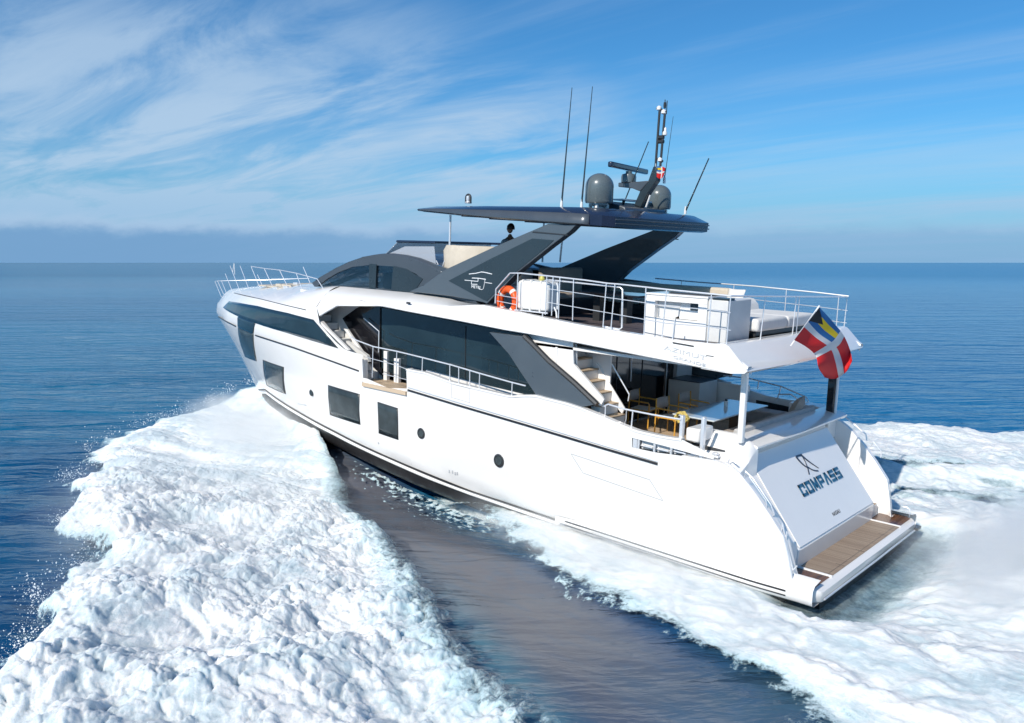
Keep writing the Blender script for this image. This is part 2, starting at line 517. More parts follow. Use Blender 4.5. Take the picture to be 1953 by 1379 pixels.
# foredeck and coachroof: from the shoulder line in to the centre
zc_x = [13, 15, 17, 18.5, 20, 21, 22.4, 24.2, 25.2, 25.74, 26.2]
zc_z = [5.40, 5.40, 5.34, 5.2, 5.06, 4.99, 4.86, 4.69, 4.57, 4.36, 4.1]
rows = []
def deck_z(x, y):
    z1 = z1f(x); y1 = max(float(hb(x, z1)), 1e-4); zc = max(float(I(x, zc_x, zc_z)), z1)
    q = min(1.0, abs(y)/y1)
    za = z1+(zc-z1)*(1-q**2.2)**.9
    iy, iz = 2.28, 5.30
    k = np.clip((y1-abs(y))/max(y1-iy, .05), 0, 1)
    zl = z1+(iz-z1)*(k*(2-k))
    w_ = np.clip((17.6-x)/2.2, 0, 1)
    return float(za*(1-w_)+zl*w_)
for x in list(np.linspace(xd1-.0, 25.9, 50))+[26.1, 26.2]:
    y1 = float(hb(x, z1f(x)))
    rows.append([(x, y1*q, deck_z(x, y1*q)) for q in (1, .97, .94, .90, .85, .80, .75, .6, .4, .2, 0)])
hull.grid(rows)
hull.mirror(False)
hull.build('foredeck', M['white'], Y, ang=40)

# underwater body
bt = MB(); rows = []
for x in np.linspace(.15, 23.0, 60):
    zc = float(chine(x))-.02; yc = float(hb(x, zc))-.015
    zk = float(I(x, [0, 14, 18, 21, 23], [-.75, -.9, -.8, -.3, .5]))
    dv = min(.42, (zc-zk)*.5)
    rows.append([(x, yc, zc), (x, yc*.985, zc-dv*.35), (x, yc*.965, zc-dv*.7), (x, yc*.93, zc-dv)]+[(x, yc*.93*q, zk+(zc-dv-zk)*q) for q in (.8, .6, .4, .2, 0)])
bt.grid(rows)
bt.poly([rows[0][0]] + rows[0][1:] + [(.15, 0, .3)])
bt.mirror(False)
bt.build('hull_bottom', M['black'], Y, ang=50)
# boot stripe: dark band and white spray rail just over it
def strip(lo, hi, x0, x1, off, n=60):
    rows = []
    for x in np.linspace(x0, x1, n):
        a, b = lo(x), hi(x)
        rows.append([(x, float(hb(x, z))+off, z) for z in np.linspace(a, b, 3)])
    return rows
b = MB(); b.grid(strip(lambda x: chine(x)+.115, lambda x: chine(x)+.185, 5.0, 23.2, .016)); b.mirror()
b.build('boot_stripe', M['stripe'], Y, solid=.004)
b = MB()
path = [(x, float(hb(x, chine(x)+.06))+.005, float(chine(x))+.05) for x in np.linspace(5.2, 22.8, 60)]
b.tube(path, .045, 8); b.mirror()
b.build('spray_rail', M['white'], Y)
# long side ledge that widens into the swim platform
rows = []
for x in np.linspace(6.2, .05, 40):
    k = np.clip((6.2-x)/5.0, 0, 1)
    wd = .03+.33*k**1.3
    zc = .40+.02*k+.02*(6.2-x)/6
    y0 = float(hb(max(x, .35), .7))-.06
    zt, zb = zc+.20*k+.05, zc-.14*k
    rows.append([(x, y0, zt+.06), (x, y0+wd*.75, zt+.02), (x, y0+wd, zt-.06), (x, y0+wd, zc+.02), (x, y0+wd*.93, zb+.05), (x, y0+wd*.7, zb), (x, y0-.15, zb)])
b = MB(); b.grid(rows); b.mirror(); b.build('side_ledge', M['white'], Y, ang=50)
b = MB()
for dz, r_ in ((.005, .018), (-.085, .012)):
    p = []
    for x in np.linspace(5.9, .55, 30):
        k = np.clip((6.2-x)/5.0, 0, 1)
        p.append((x, float(hb(max(x, .35), .7))-.06+.03+.33*k**1.3+.004, .40+.02*k+.02*(6.2-x)/6+.06+dz))
    b.tube(p, r_, 6)
b.mirror(); b.build('ledge_strip', M['stripe'], Y)

# rubbing strakes
def sline(pts, off=.012, n=8):
    out = []
    for (a, c) in zip(pts[:-1], pts[1:]):
        for k in range(n):
            q = k/n
            out.append(S(a[0]*(1-q)+c[0]*q, a[1]*(1-q)+c[1]*q, off))
    out.append(S(*pts[-1], off)); return out
b = MB(); b.tube(sline([(487, 639.5), (560, 663), (630, 688), (684, 707.5)]), .022, 8); b.mirror(); b.build('rubbing_strake', M['stripe'], Y)
b = MB(); b.tube(sline([(778, 744), (870, 772), (1000, 810), (1150, 855), (1254, 885)]), .026, 8); b.mirror(); b.build('rubbing_strake', M['stripe'], Y)
b = MB(); b.tube(sline([(778, 738), (870, 766), (1000, 804), (1150, 849), (1254, 880)], .01), .016, 8); b.mirror(); b.build('strake_trim', M['chrome'], Y)
b = MB(); b.tube(sline([(416, 604), (432, 613.5), (449, 622)]), .02, 8); b.mirror(); b.build('rubbing_strake', M['stripe'], Y)
b = MB(); b.tube(sline([(447, 559), (500, 571), (540, 581), (583, 591)], .004), .012, 6); b.mirror(); b.build('deck_joint', M['frame'], Y)

# ---- windows let into the hull side
def surf_poly(pts, off=.008, nx=14, nz=5, both=True):
    q = [S(*p) for p in pts]
    P2 = [(a[0], a[2]) for a in q]
    xsv = sorted(set([float(a[0]) for a in P2]+[float(v) for v in np.linspace(min(a[0] for a in P2), max(a[0] for a in P2), nx)]))
    rows = []
    for x in xsv:
        zz = []
        for (a, c) in zip(P2, P2[1:]+P2[:1]):
            lo, hi = min(a[0], c[0]), max(a[0], c[0])
            if lo-1e-7 <= x <= hi+1e-7:
                if hi-lo < 1e-6: zz += [a[1], c[1]]
                else: zz.append(a[1]+(c[1]-a[1])*np.clip((x-a[0])/(c[0]-a[0]), 0, 1))
        z0, z1 = min(zz), max(zz)
        rows.append([(x, float(hb(x, z))+off, z) for z in np.linspace(z0, z1, nz+1)])
    b = MB(); b.grid(rows)
    if both: b.mirror()
    return b
surf_poly([(425.7, 586.5), (437.6, 574.6), (456.7, 577.3), (491.6, 583.4), (548.8, 596.6), (598, 609.6), (645.7, 664.4), (545.6, 634.2), (486.9, 616), (454.3, 603.2)]).build('bow_band_window', M['glass'], Y, solid=.012)
surf_poly([(454.3, 602), (487.4, 615), (483.7, 638.2), (454.5, 625)], .009).build('bow_band_window', M['glass'], Y, solid=.012)
surf_poly([(454.3, 625.5), (483.7, 638.5), (490, 689), (467.8, 680.2), (459.9, 658.8)], .010).build('hull_window', M['glass2'], Y, solid=.012)
def hull_window(pts, name='hull_window'):
    cx = sum(p[0] for p in pts)/4; cy = sum(p[1] for p in pts)/4
    big = [(p[0]+(1.6 if p[0] > cx else -1.6), p[1]+(1.8 if p[1] > cy else -1.8)) for p in pts]
    o = surf_poly(big, .004).build('window_frame', M['frame'], Y, solid=.008)
    g = surf_poly(pts, .010).build(name, M['glass2'], Y, solid=.008)
    o.parent = g; TWIN[o.name].parent = TWIN[g.name]
hull_window([(503, 688), (540, 702), (544, 750), (510.6, 734)])
hull_window([(627.5, 736), (684.7, 753.5), (686, 808.5), (631, 789.5)])
hull_window([(721.8, 768), (757.7, 780.5), (758.6, 837.5), (724, 824.5)])
def porthole(u, v, r):
    p = S(u, v)
    for s in (1, -1):
        c = (p[0], (p[1]-.02)*s, p[2])
        b = MB(); b.lathe(c, [(r, -.03), (r, .035), (r*.9, .045), (r*.74, .045), (r*.70, .03)][::1] if s > 0 else [(r, .03), (r, -.035), (r*.9, -.045), (r*.74, -.045), (r*.70, -.03)], 28, 1)
        fr = b.build('porthole', M['frame'], Y, ang=40)
        g = MB(); g.lathe((c[0], c[1]+.036*s, c[2]), [(r*.66, -.006), (r*.66, .006)], 28, 1)
        g.build('pane', M['glass2'], fr)
porthole(594.5, 749, .105); porthole(803.4, 826.5, .145); porthole(951.8, 878.4, .165)
# garage hatch outline
hp = [(1089, 865.5), (1239, 915), (1264.5, 955), (1112, 902)]
b = MB()
loop = []
for a, c in zip(hp, hp[1:]+hp[:1]):
    for k in range(8):
        q = k/8; loop.append(S(a[0]*(1-q)+c[0]*q, a[1]*(1-q)+c[1]*q, .001))
b.tube(loop, .009, 5, closed=True); b.mirror(); b.build('side_hatch', M['lettergrey'], Y)
hp = [(861, 732), (861, 758), (896, 768), (896, 741)]
b = MB(); loop = []
for a, c in zip(hp, hp[1:]+hp[:1]):
    for k in range(4):
        q = k/4; loop.append(S(a[0]*(1-q)+c[0]*q, a[1]*(1-q)+c[1]*q, .001))
b.tube(loop, .006, 5, closed=True); b.mirror(); b.build('boarding_gate', M['lettergrey'], Y)

# ---- bulwark inner faces and caps
b = MB(); rows = []
for x in np.linspace(xcap0-.0, xg0, 60):
    z = float(f_cap(x)); y = float(hb(x, z))
    rows.append([(x, y+.02, z-.03), (x, y+.015, z+.012), (x, y-.13, z+.012), (x, y-.14, z-.03), (x, y-.14, 2.3 if x < 6.2 else 2.62)])
b.grid(rows); b.mirror(); b.build('bulwark', M['white'], Y, ang=40)
# flybridge overhang: band, top margin and ceiling
xa = 1.62
rows = []
XB = [1.63, 1.7, 1.78]+list(np.linspace(1.86, 2.3, 5))+list(np.linspace(2.4, xd1, 70))
def in_y(x): return 2.90 if x < 8.6 else float(I(x, [8.6, 10.5, 17], [2.90, 2.32, 2.28]))
def in_z(x): return float(I(x, [8.6, 10.5, 11.5, 15, 16.5], [0, 5.27, 5.31, 5.30, 5.24])) if x >= 8.6 else None
for x in XB:
    lo, hi = float(band_lo(x)), z1f(x)
    if x < 2.2: hi = min(hi, float(I(x, [1.63, 2.2], [4.57, z1f(2.2)])))
    if x < 1.95: lo = float(I(x, [1.63, 1.95], [4.52, float(band_lo(1.95))]))
    if x > xd1-.001: lo = hi-.02
    y0, y1 = float(hb(x, lo)), float(hb(x, hi))
    iy = in_y(x)
    iz = hi+.015 if x < 8.6 else float(I(x, [8.6, 10.5, 11.5, 15, 16.5], [hi+.015, 5.27, 5.31, 5.30, 5.24]))
    cl_ = min(lo+.03, 4.95) if x < 7.2 else max(lo+.03, 4.9)
    rows.append([(x, 1.0, cl_), (x, y0-.25, cl_), (x, y0-.03, lo), (x, y0, lo+.02), (x, y0*.5+y1*.5+.01, (lo+hi)/2), (x, y1, hi-.03), (x, y1-.03, hi+.012),
                 (x, y1*.75+iy*.25, hi*.56+iz*.44 if x > 8.6 else iz), (x, (y1+iy)/2, hi*.25+iz*.75 if x > 8.6 else iz), (x, iy, iz), (x, iy-.02, iz-.16)])
b = MB(); b.grid(rows)
b.mirror(False)
b.build('flybridge_band', M['white'], Y, ang=38)
# the aft fascia between the two pointed tips
b = MB()
tipP = T(1418, 697, x=1.62); tipS = T(1655, 668, x=1.62)
yt = float(hb(1.8, 4.6))
rows = []
for y in np.linspace(-yt, yt, 25):
    k = abs(y)/yt
    bow = .16*(1-k**2)
    rows.append([(2.3, y, 4.965), (2.12-bow*.2, y, 4.97), (2.04-bow*.5, y, 4.94), (1.66-bow*.6, y, 4.56), (1.63-bow*.6, y, 4.50), (1.68-bow*.5, y, 4.455), (1.95, y, 4.42), (2.6, y, 4.44)])
b.grid(rows)
for s in (1, -1):      # side faces closing the tips
    e = rows[-1] if s > 0 else rows[0]
    b.poly(e)
b.build('flybridge_fascia', M['white'], Y, ang=40)
b = MB(); b.box((1.9, -2.95, 4.44), (7.4, 2.95, 4.50)); b.build('cockpit_ceiling', M['white_matt'], Y)
b = MB(); b.box((2.2, -2.9, 4.86), (11.0, 2.9, 4.905)); b.build('flybridge_deck', M['flydeck'], Y)
b = MB(); b.box((7.0, -2.25, 4.52), (15.2, 2.25, 4.86)); b.build('deckhead', M['white_matt'], Y)

# ---- salon walls, side decks
XSAL0, XSAL1 = 6.15, 14.0
b = MB()
b.prism([(XSAL0, 2.30, 2.55), (XSAL1, 2.30, 2.95), (XSAL1, 2.30, 4.9), (XSAL0, 2.30, 4.6)], (0, -.06, 0)); b.mirror()
b.build('salon_wall', M['blackgl'], Y)
b = MB()
gp = [T(725, 586, y=2.36), T(1030, 645, y=2.36), T(1030, 757, y=2.36), T(946, 745, y=2.36), T(776, 727, y=2.36), T(725, 700, y=2.36)]
b.prism(gp, (0, -.03, 0)); b.mirror()
b.build('salon_window', M['glass'], Y)
for u0 in (725, 888):
    a, c = T(u0, 590+(u0-725)*.20, y=2.368), T(u0-1, 705+(u0-725)*.25, y=2.368)
    b = MB(); b.tube([a, c], .013, 6); b.mirror(); b.build('window_joint', M['frame'], Y)
# raised sill under the salon glass
b = MB()
if True:
    pp = [T(812, 722, y=2.42), T(1010, 762, y=2.42), T(1010, 735+20, y=2.42), T(905, 730, y=2.42), T(812, 705, y=2.42)]
b.prism(pp, (0, -.05, 0)); b.mirror(); b.build('window_sill', M['white'], Y, bevel=.01)
b = MB()
b.prism([(4.3, 2.2, 2.28), (13.3, 2.2, 2.70), (13.3, 3.05, 2.70), (4.3, 3.0, 2.28)], (0, 0, .06)); b.mirror()
b.build('side_deck', M['teak'], Y)
# fold-down side balcony
b = MB()
bl = [S(696, 716), S(706, 727), S(735, 738), S(770, 742), S(776, 738)]
z0 = float(f_gap(12.0))
g0, g1 = xg0, xg1
b.box((g0, 2.32, z0-.10), (g1, 3.2, z0)); b.mirror()
bal = b.build('side_balcony', M['teak'], Y)
for x in (g0, g1):
    b = MB()
    b.prism([(x, 3.17, z0), (x, 2.98, z0), (x, 2.98, z0+.62), (x, 3.14, z0+.62)], (.06 if x == g1 else -.06, 0, 0))
    b.mirror(); b.build('bulwark_end', M['white'], Y, bevel=.01)
# wing panels that run down from the band to the bulwark
wp = [(933, 633.7), (1000, 642), (1011, 653), (1043.7, 687), (1095, 731), (1138, 771), (1108, 777), (1065, 767), (1023, 755), (994, 712), (970, 675)]
b = MB(); b.prism([T(*p, y=3.10) for p in wp], (0, -.14, 0)); b.mirror(); wpo = b.build('wing_panel', M['lgrey'], Y, bevel=.012)
b = MB(); b.tube([T(*p, y=3.08) for p in [(1000, 641), (1013, 653), (1046, 687), (1097, 731), (1139, 771)]], [.065]*5, 8); b.mirror(); b.build('panel_edge', M['frame'], wpo)
# fore side stairs up to the foredeck, with walls
b = MB()
b.prism([(13.05, 2.32, 2.6), (17.2, 2.32, 2.6), (17.2, 2.32, 5.1), (13.9, 2.32, 5.0), (14.6, 2.32, 4.2)], (0, -.08, 0)); b.mirror()
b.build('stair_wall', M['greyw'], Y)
b = MB(); b.prism([T(*p_, y=2.36) for p_ in ((653, 607), (697, 576), (728, 584), (728, 716), (703, 692))], (0, -.03, 0)); b.mirror(); b.build('side_door', M['blackgl'], Y)
b = MB()
for k in range(8):
    x = 13.3+k*.32; z = 2.95+k*.21
    b.box((x, 2.35, z-.20), (x+.36, 3.02 if x < 15 else 2.9, z))
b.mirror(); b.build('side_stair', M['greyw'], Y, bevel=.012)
for (pa_, pb_, yy, d0, d1, th0) in (((602, 610), (659, 667), 3.12, -.16, -.16, -.1), ((612, 612), (657, 664), 3.02, -.07, -.07, -.06), ((655, 627), (700, 690), 2.5, -.11, -.16, -.08)):
    b = MB()
    q0, q1 = T(*pa_, y=yy), T(*pb_, y=yy)
    b.prism([q0, q1, q1+(d0, 0, .0), q0+(d1, 0, .0)], (0, th0, 0))
    b.mirror(); b.build('stair_stringer', M['white'], Y, bevel=.01)
b = MB()
b.prism([T(660, 650, y=2.62), T(700, 678, y=2.62), T(703, 690, y=2.62), T(663, 672, y=2.62)], (0, -.1, 0)); b.mirror()
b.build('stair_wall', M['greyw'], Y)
b = MB(); b.tube([T(694, 607, y=2.45), T(723, 632, y=2.45), T(722, 672, y=2.45)], .016, 8); b.mirror(); b.build('grab_rail', M['chrome'], Y)
b = MB(); b.box((12.85, 2.30, 2.75), (13.0, 2.42, 3.6)); b.box((12.3, 2.36, 2.76), (12.5, 2.46, 3.45)); b.mirror(); b.build('door_trim', M['white'], Y, bevel=.01)
# =================================================================== STERN
# transom block: one solid with the sloping garage door, lip and coaming
TB0, TB1 = (.73, .98), (2.0, 2.63)
b = MB()
prof = [(.76, .45), (.74, .98), (2.03, 2.645), (2.06, 2.66), (3.0, 2.72), (3.3, 2.3), (3.3, .45)]
b.prism([(x, -2.13, z) for x, z in prof], (0, 4.26, 0))
b.build('transom_block', M['white'], Y, bevel=.02)
b = MB()
d = np.array([TB1[0]-TB0[0], 0, TB1[1]-TB0[1]]); nrm = np.array([-d[2], 0, d[0]])/np.linalg.norm(d)
pa = np.array([TB0[0], 0, TB0[1]])+d*.02; pb = np.array([TB0[0], 0, TB0[1]])+d*.985
door_q = [pa+(0, 2.09, 0), pb+(0, 2.07, 0), pb+(0, -2.07, 0), pa+(0, -2.09, 0)]
b.prism([p-nrm*.01 for p in door_q], nrm*.03)
door = b.build('transom_door', M['white'], Y, bevel=.012)
# coaming with an overhanging rounded lip
b = MB(); rows = []
for y in np.linspace(-2.75, 2.14, 24):
    k = abs(y)/2.75
    rows.append([(2.32, y, 2.60), (2.34, y, 2.965), (2.28, y, 2.985), (1.80+.03*k, y, 2.90), (1.70+.05*k, y, 2.865), (1.70+.05*k, y, 2.83), (1.80, y, 2.775), (2.08, y, 2.665), (2.2, y, 2.62)])
b.grid(rows, ends=True)
b.build('aft_coaming', M['white'], Y, ang=40)
# cockpit sides: port quarter block, starboard bulwark continues from the hull cap
b = MB()
b.prism([(2.05, -2.42, 2.2), (2.05, -2.42, 2.9), (2.4, -2.42, 3.0), (3.1, -2.42, 3.0), (3.1, -2.42, 2.2)], (0, -.5, 0))
b.build('quarter_block', M['white'], Y, bevel=.03)
# inner faces of the quarter wings
for s in (1, -1):
    b = MB()
    iy_ = lambda x: float(hb(x, f_wing(x)))-.13
    rows = []
    for x in np.linspace(xw0+.005, 2.9, 24):
        z = float(f_wing(x)); y = float(hb(x, z))
        rows.append([(x, (y+.008)*s, z-.02), (x, (y+.004)*s, z+.012), (x, iy_(x)*s, z+.012), (x, (iy_(x)-.01)*s, z-.03), (x, min(iy_(x), float(hb(x, .65))-.05)*s, .6)])
    b.grid(rows)
    ya, yb_ = float(hb(xw0, .9)), float(hb(xw0, .6))
    zt_w = float(f_wing(xw0+.01))
    b.prism([(xw0-.008, (yb_-.13)*s, .55), (xw0-.008, yb_*s, .55), (xw0-.008, ya*s, zt_w+.01), (xw0-.008, (ya-.13)*s, zt_w+.01)], (.012, 0, 0))
    b.build('quarter_wing', M['white'], Y, ang=40)
# sloping fairing between the garage door and the port wing
b = MB(); rows = []
for k in np.linspace(0, 1, 20):
    x = TB0[0]+.04+(2.06-TB0[0])*k; z = TB0[1]+(TB1[1]-TB0[1])*min(1.0, (x-TB0[0])/(TB1[0]-TB0[0]))
    zw_ = float(f_wing(x))-.10; yo_ = float(hb(x, zw_))-.12; yl_ = float(hb(x, .6))-.12
    rows.append([(x, 2.11, z+.01), (x+.02, 2.16, z+.012), (x+.04, 2.45, (z+zw_)/2+.02), (x+.05, yo_, zw_), (x+.05, yl_, .5), (x, 2.11, .5)])
b.grid(rows, close=True, ends=True)
b.build('quarter_fairing', M['white'], Y, ang=40)
b = MB(); rows = []
for x in np.linspace(1.74, 3.0, 14):
    zb2 = float(f_wing(min(x, 2.9)))-.04
    zt2 = float(I(x, [1.74, 1.80, 2.2, 2.8, 3.0], [2.80, 2.90, 3.06, 3.06, 2.95]))
    rows.append([(x, 2.10, zt2), (x, 2.28, zt2), (x, 2.50, zt2*.45+zb2*.55), (x, 2.86, zb2), (x, 2.86, 2.2), (x, 2.10, 2.2)])
b.grid(rows, close=True, ends=True)
b.build('quarter_fairing', M['white'], Y, ang=50)
# stairs on the starboard quarter
for s in (-1,):
    st = None
    for k in range(7):
        b = MB(); tr_ = MB()
        z = .86+k*.235; x = .82+k*.27
        y0, y1 = 2.14*s, (2.62+.03*k)*s
        b.box((x, min(y0, y1), .5), (x+.30, max(y0, y1), z))
        tr_.box((x+.01, min(y0, y1)+.03, z), (x+.265, max(y0, y1)-.03, z+.012))
        st = b.build('stern_step', M['white_matt'], Y, bevel=.012)
        tr_.build('tread', M['teakx'], st)
# swim platform
b = MB(); rows = []
def plat_half(x): return 3.10-.28*max(0, (.42-x)/.42)**2.2 if x < .42 else 3.10
NXP = [-.02, .01, .05, .12, .22, .34, .48, .7, 1.0]
for x in NXP:
    h = plat_half(x)
    zt = .60 if x > .06 else .60-.05*(.06-x)/.08
    rows.append([(x, -h, .47), (x, -h, zt-.04), (x, -h+.03, zt), (x, -1, zt), (x, 1, zt), (x, h-.03, zt), (x, h, zt-.04), (x, h, .47), (x+.02, h-.08, .34), (x+.02, 1, .32), (x+.02, -1, .32), (x+.02, -h+.08, .34)])
b.grid(rows, close=True, ends=True)
pf = b.build('swim_platform', M['white'], Y, ang=40)
b = MB(); b.box((.115, -2.02, .604), (.76, 2.02, .612)); b.build('teak_panel', M['teakx'], pf)
b = MB()
b.prism([(.125, 2.09, .604), (.125, 2.86, .604), (.30, 2.97, .604), (.86, 3.0, .604), (.80, 2.86, .604), (.80, 2.09, .604)], (0, 0, .008)); b.mirror()
b.build('teak_panel', M['teakd'], pf)
b = MB(); b.box((.09, 2.03, .604), (.80, 2.06, .635)); b.mirror(); b.build('guide_rail', M['whitem'], pf)
b = MB(); b.tube([(-.035, -2.7, .40), (-.05, 0, .40), (-.035, 2.7, .40)], .02, 6); b.build('platform_rub_strip', M['chrome'], pf)
b = MB()
for y in (-1.2, .2, 1.3): b.box((.12, y, .613), (.30, y+.008, .616))
b.box((.20, -2.0, .613), (.206, 2.0, .6155)); b.build('panel_joint', M['frame'], pf)
b = MB(); b.tube([(.2, -3.02, .6), (.2, -3.02, .78), (.28, -3.02, .82), (.36, -3.02, .8)], .02, 8); b.build('cleat', M['chrome'], pf)
b = MB(); b.box((-.10, -2.98, .40), (.04, -2.72, .46)); b.build('ladder_housing', M['frame'], pf)
b = MB(); b.prism([(.55, 2.9, .30), (2.0, 2.95, .28), (1.7, 2.8, .02), (.75, 2.75, .06)], (0, -.5, 0)); b.mirror(); b.build('trim_tab', M['black'], Y)
b = MB(); b.tube([(2.0, 2.96, .27), (1.72, 2.83, .02), (.75, 2.78, .06)], .016, 6); b.build('tab_edge', M['chrome'], Y)
# lettering on the transom door
def text(body, parent, name, mt, origin, ex, ey, size, width=None, ext=.004, shear=0.0, bold=0.0, space=1.0):
    cu = bpy.data.curves.new(name, 'FONT')
    cu.body = body; cu.size = size; cu.extrude = ext; cu.align_x = 'CENTER'; cu.align_y = 'CENTER'
    cu.shear = shear; cu.offset = bold; cu.space_character = space
    o = bpy.data.objects.new(name+'_tmp', cu); COL.objects.link(o)
    bpy.context.view_layer.update()
    dg = bpy.context.evaluated_depsgraph_get()
    me = bpy.data.meshes.new_from_object(o.evaluated_get(dg))
    bpy.data.objects.remove(o)
    xs_ = [v.co.x for v in me.vertices]; 
    sx = width/(max(xs_)-min(xs_)) if width else 1.0
    ex = np.asarray(ex, float); ex /= np.linalg.norm(ex)
    ey = np.asarray(ey, float); ey /= np.linalg.norm(ey)
    ez = np.cross(ex, ey)
    for v in me.vertices:
        p = np.asarray(origin)+ex*v.co.x*sx+ey*v.co.y+ez*v.co.z
        v.co = p
    me.materials.clear(); me.materials.append(mt)
    q = bpy.data.objects.new(name, me); COL.objects.link(q); q.parent = parent
    return q
def on_door(u, v):         # point on the outer face of the transom door
    dd = RB.T @ (FW + (u-PW/2)/F*RT - (v-PH/2)/F*UP)
    p0 = door_q[0]+nrm*.022
    return CB + ((p0-CB) @ nrm)/(dd @ nrm)*dd
eyd = d/np.linalg.norm(d)
# block capitals built from bars, as on the photograph
GL = {'C': [[(1, .78), (1, 1), (0, 1), (0, 0), (1, 0), (1, .22)]], 'O': [[(0, 0), (0, 1), (1, 1), (1, 0), (0, 0)]],
      'M': [[(0, 0), (0, 1), (.5, .25), (1, 1), (1, 0)]], 'P': [[(0, 0), (0, 1), (1, 1), (1, .42), (.25, .42)]],
      'A': [[(0, 0), (.42, 1), (.62, 1), (1, 0)]], 'S': [[(1, 1), (0, 1), (0, .52), (1, .52), (1, 0), (0, 0)]]}
c0, c1 = on_door(1528, 934), on_door(1600, 903)
exd = np.array([0, -1.0, 0])
cen = (c0+c1)/2; Wd = abs(c1[1]-c0[1])*1.10
hgt = np.linalg.norm(on_door(1517, 925)-on_door(1530, 949))*.93
b = MB()
word = 'COMPASS'; lw = Wd/7.0; th_ = lw*.19
for i, ch in enumerate(word):
    w_ = lw*.80
    ox = -Wd/2+lw*i+lw*.12
    for st_ in GL[ch]:
        pts = [cen+exd*(ox+p[0]*(w_-th_)+th_/2)+eyd*((p[1]-.5)*(hgt-th_)) for p in st_]
        for a, c in zip(pts[:-1], pts[1:]):
            t = (c-a); L_ = np.linalg.norm(t); t /= L_
            sd = np.cross(t, nrm)
            a2, c2_ = a-t*th_*.5, c+t*th_*.5
            b.prism([a2-sd*th_/2, c2_-sd*th_/2, c2_+sd*th_/2, a2+sd*th_/2], nrm*.014*(1+.03*i))
b.build('name_lettering', M['blue'], door, ang=0, merge=False)
b = MB()
def ribbon(px, w0, w1):
    P = [on_door(*p) for p in px]
    # smooth
    Q = []
    n_ = 16
    for k in range(n_+1):
        t = k/n_
        Q.append((1-t)**2*P[0]+2*t*(1-t)*P[1]+t*t*P[2])
    for k in range(n_):
        a, c = Q[k], Q[k+1]
        t = (c-a)/np.linalg.norm(c-a); sd = np.cross(t, nrm)
        wa = w0*(1-k/n_)+w1*k/n_; wb = w0*(1-(k+1)/n_)+w1*(k+1)/n_
        b.prism([a-sd*wa, c-sd*wb, c+sd*wb, a+sd*wa], nrm*.012)
ribbon([(1518, 871), (1530, 888), (1542, 893)], .028, .010)
ribbon([(1528, 868), (1540, 886), (1543, 905)], .008, .012)
ribbon([(1527, 867), (1540, 880), (1561, 893)], .026, .006)
ribbon([(1541, 891), (1550, 899), (1560, 898)], .012, .014)
ribbon([(1518, 871), (1523, 869), (1528, 868)], .02, .02)
b.build('emblem', M['navy'], door, ang=0, merge=False)
text('NASSAU', door, 'port_lettering', M['frame'], (on_door(1584, 984)+on_door(1606, 972))/2, exd, eyd, .12, width=.40, ext=.003)

# handrails on the port quarter
b = MB()
def wz(x, dz): return (x, 2.9, float(f_wing(x))+dz)
b.tube([wz(1.62, .0), wz(1.60, .16), wz(1.45, .2), wz(1.05, .17), wz(.96, .10), wz(1.0, .0)], .014, 8)
b.tube([wz(1.52, .15), wz(1.15, .12), wz(1.12, .0)], .012, 8)
b.tube([wz(1.98, -.0), wz(1.95, .12), wz(1.80, .13)], .014, 8)
b.tube([wz(.80, .0), wz(.80, .16), wz(.52, .14), wz(.45, .0)], .014, 8)
b.tube([wz(.70, .15), wz(.70, .0)], .012, 8)
b.tube([(x, 2.95, float(f_wing(x))+.022) for x in np.linspace(.5, 2.0, 14)], .02, 6)
b.build('stern_handrail', M['chrome'], Y)
b = MB()
b.tube([(2.2, -3.0, 2.66), (2.15, -3.0, 2.86), (2.05, -3.0, 2.86), (1.35, -3.0, 2.40), (1.32, -3.0, 2.25)], .018, 8)
b.tube([(1.2, -2.98, 2.12), (1.15, -2.98, 2.25), (.95, -2.98, 2.05), (.95, -2.98, 1.9)], .014, 8)
b.build('stern_handrail', M['chrome'], Y)
b = MB()
for (u, v) in ((1668, 909), (1673, 918)):
    p = T(u, v, y=-2.83); b.box((p[0]-.05, -2.845, p[2]-.015), (p[0]+.05, -2.825, p[2]+.015))
b.build('vent_slot', M['frame'], Y)
# mooring recess: bitts, fairlead frames, dark inner wall
b = MB()
rows = []
for x in np.linspace(xo0+.0, xo1, 16):
    a, c = float(f_olo(x)), float(f_ohi(x))
    y = float(hb(x, a))
    rows.append([(x, y-.04, a), (x, y-.42, a+.02), (x, y-.46, c+.1)])
b.grid(rows); b.mirror(); b.build('mooring_recess', M['frame'], Y, ang=30)
b = MB()
xx = [3.93, 3.55, 3.16]
for i, x in enumerate(xx):
    a, c = float(f_olo(x)), float(f_ohi(x)); y = float(hb(x, a))-.03
    b.tube([(x, y, a-.01), (x, y, c+.01)], .028, 8)
    b.tube([(x, y-.06, a+.06), (x-.3, y-.06, a+.055)], .022, 8)
    b.tube([(x-.04, y-.1, a), (x-.04, y-.1, a+.16)], .035, 8)
x = 4.02; a, c = float(f_olo(x)), float(f_ohi(x)); y = float(hb(x, a))-.03
b.box((x-.06, y-.03, a), (x+.05, y+.02, c))
b.mirror(); b.build('fairlead', M['chrome'], Y)
b = MB()
x = 2.78; a = float(f_olo(x)); b.lathe((x, 2.78, a-.04), [(.09, 0), (.09, .05), (.06, .09), (.075, .17), (.08, .2), (0.0, .21)], 14)
b.build('capstan', M['chrome'], Y)
b = MB(); x = 2.35; b.box((x-.13, 2.72, 2.60), (x+.13, 2.86, 2.70)); b.box((x-.09, 2.74, 2.70), (x+.02, 2.84, 2.76))
b.build('chock', M['chrome'], Y, bevel=.01)

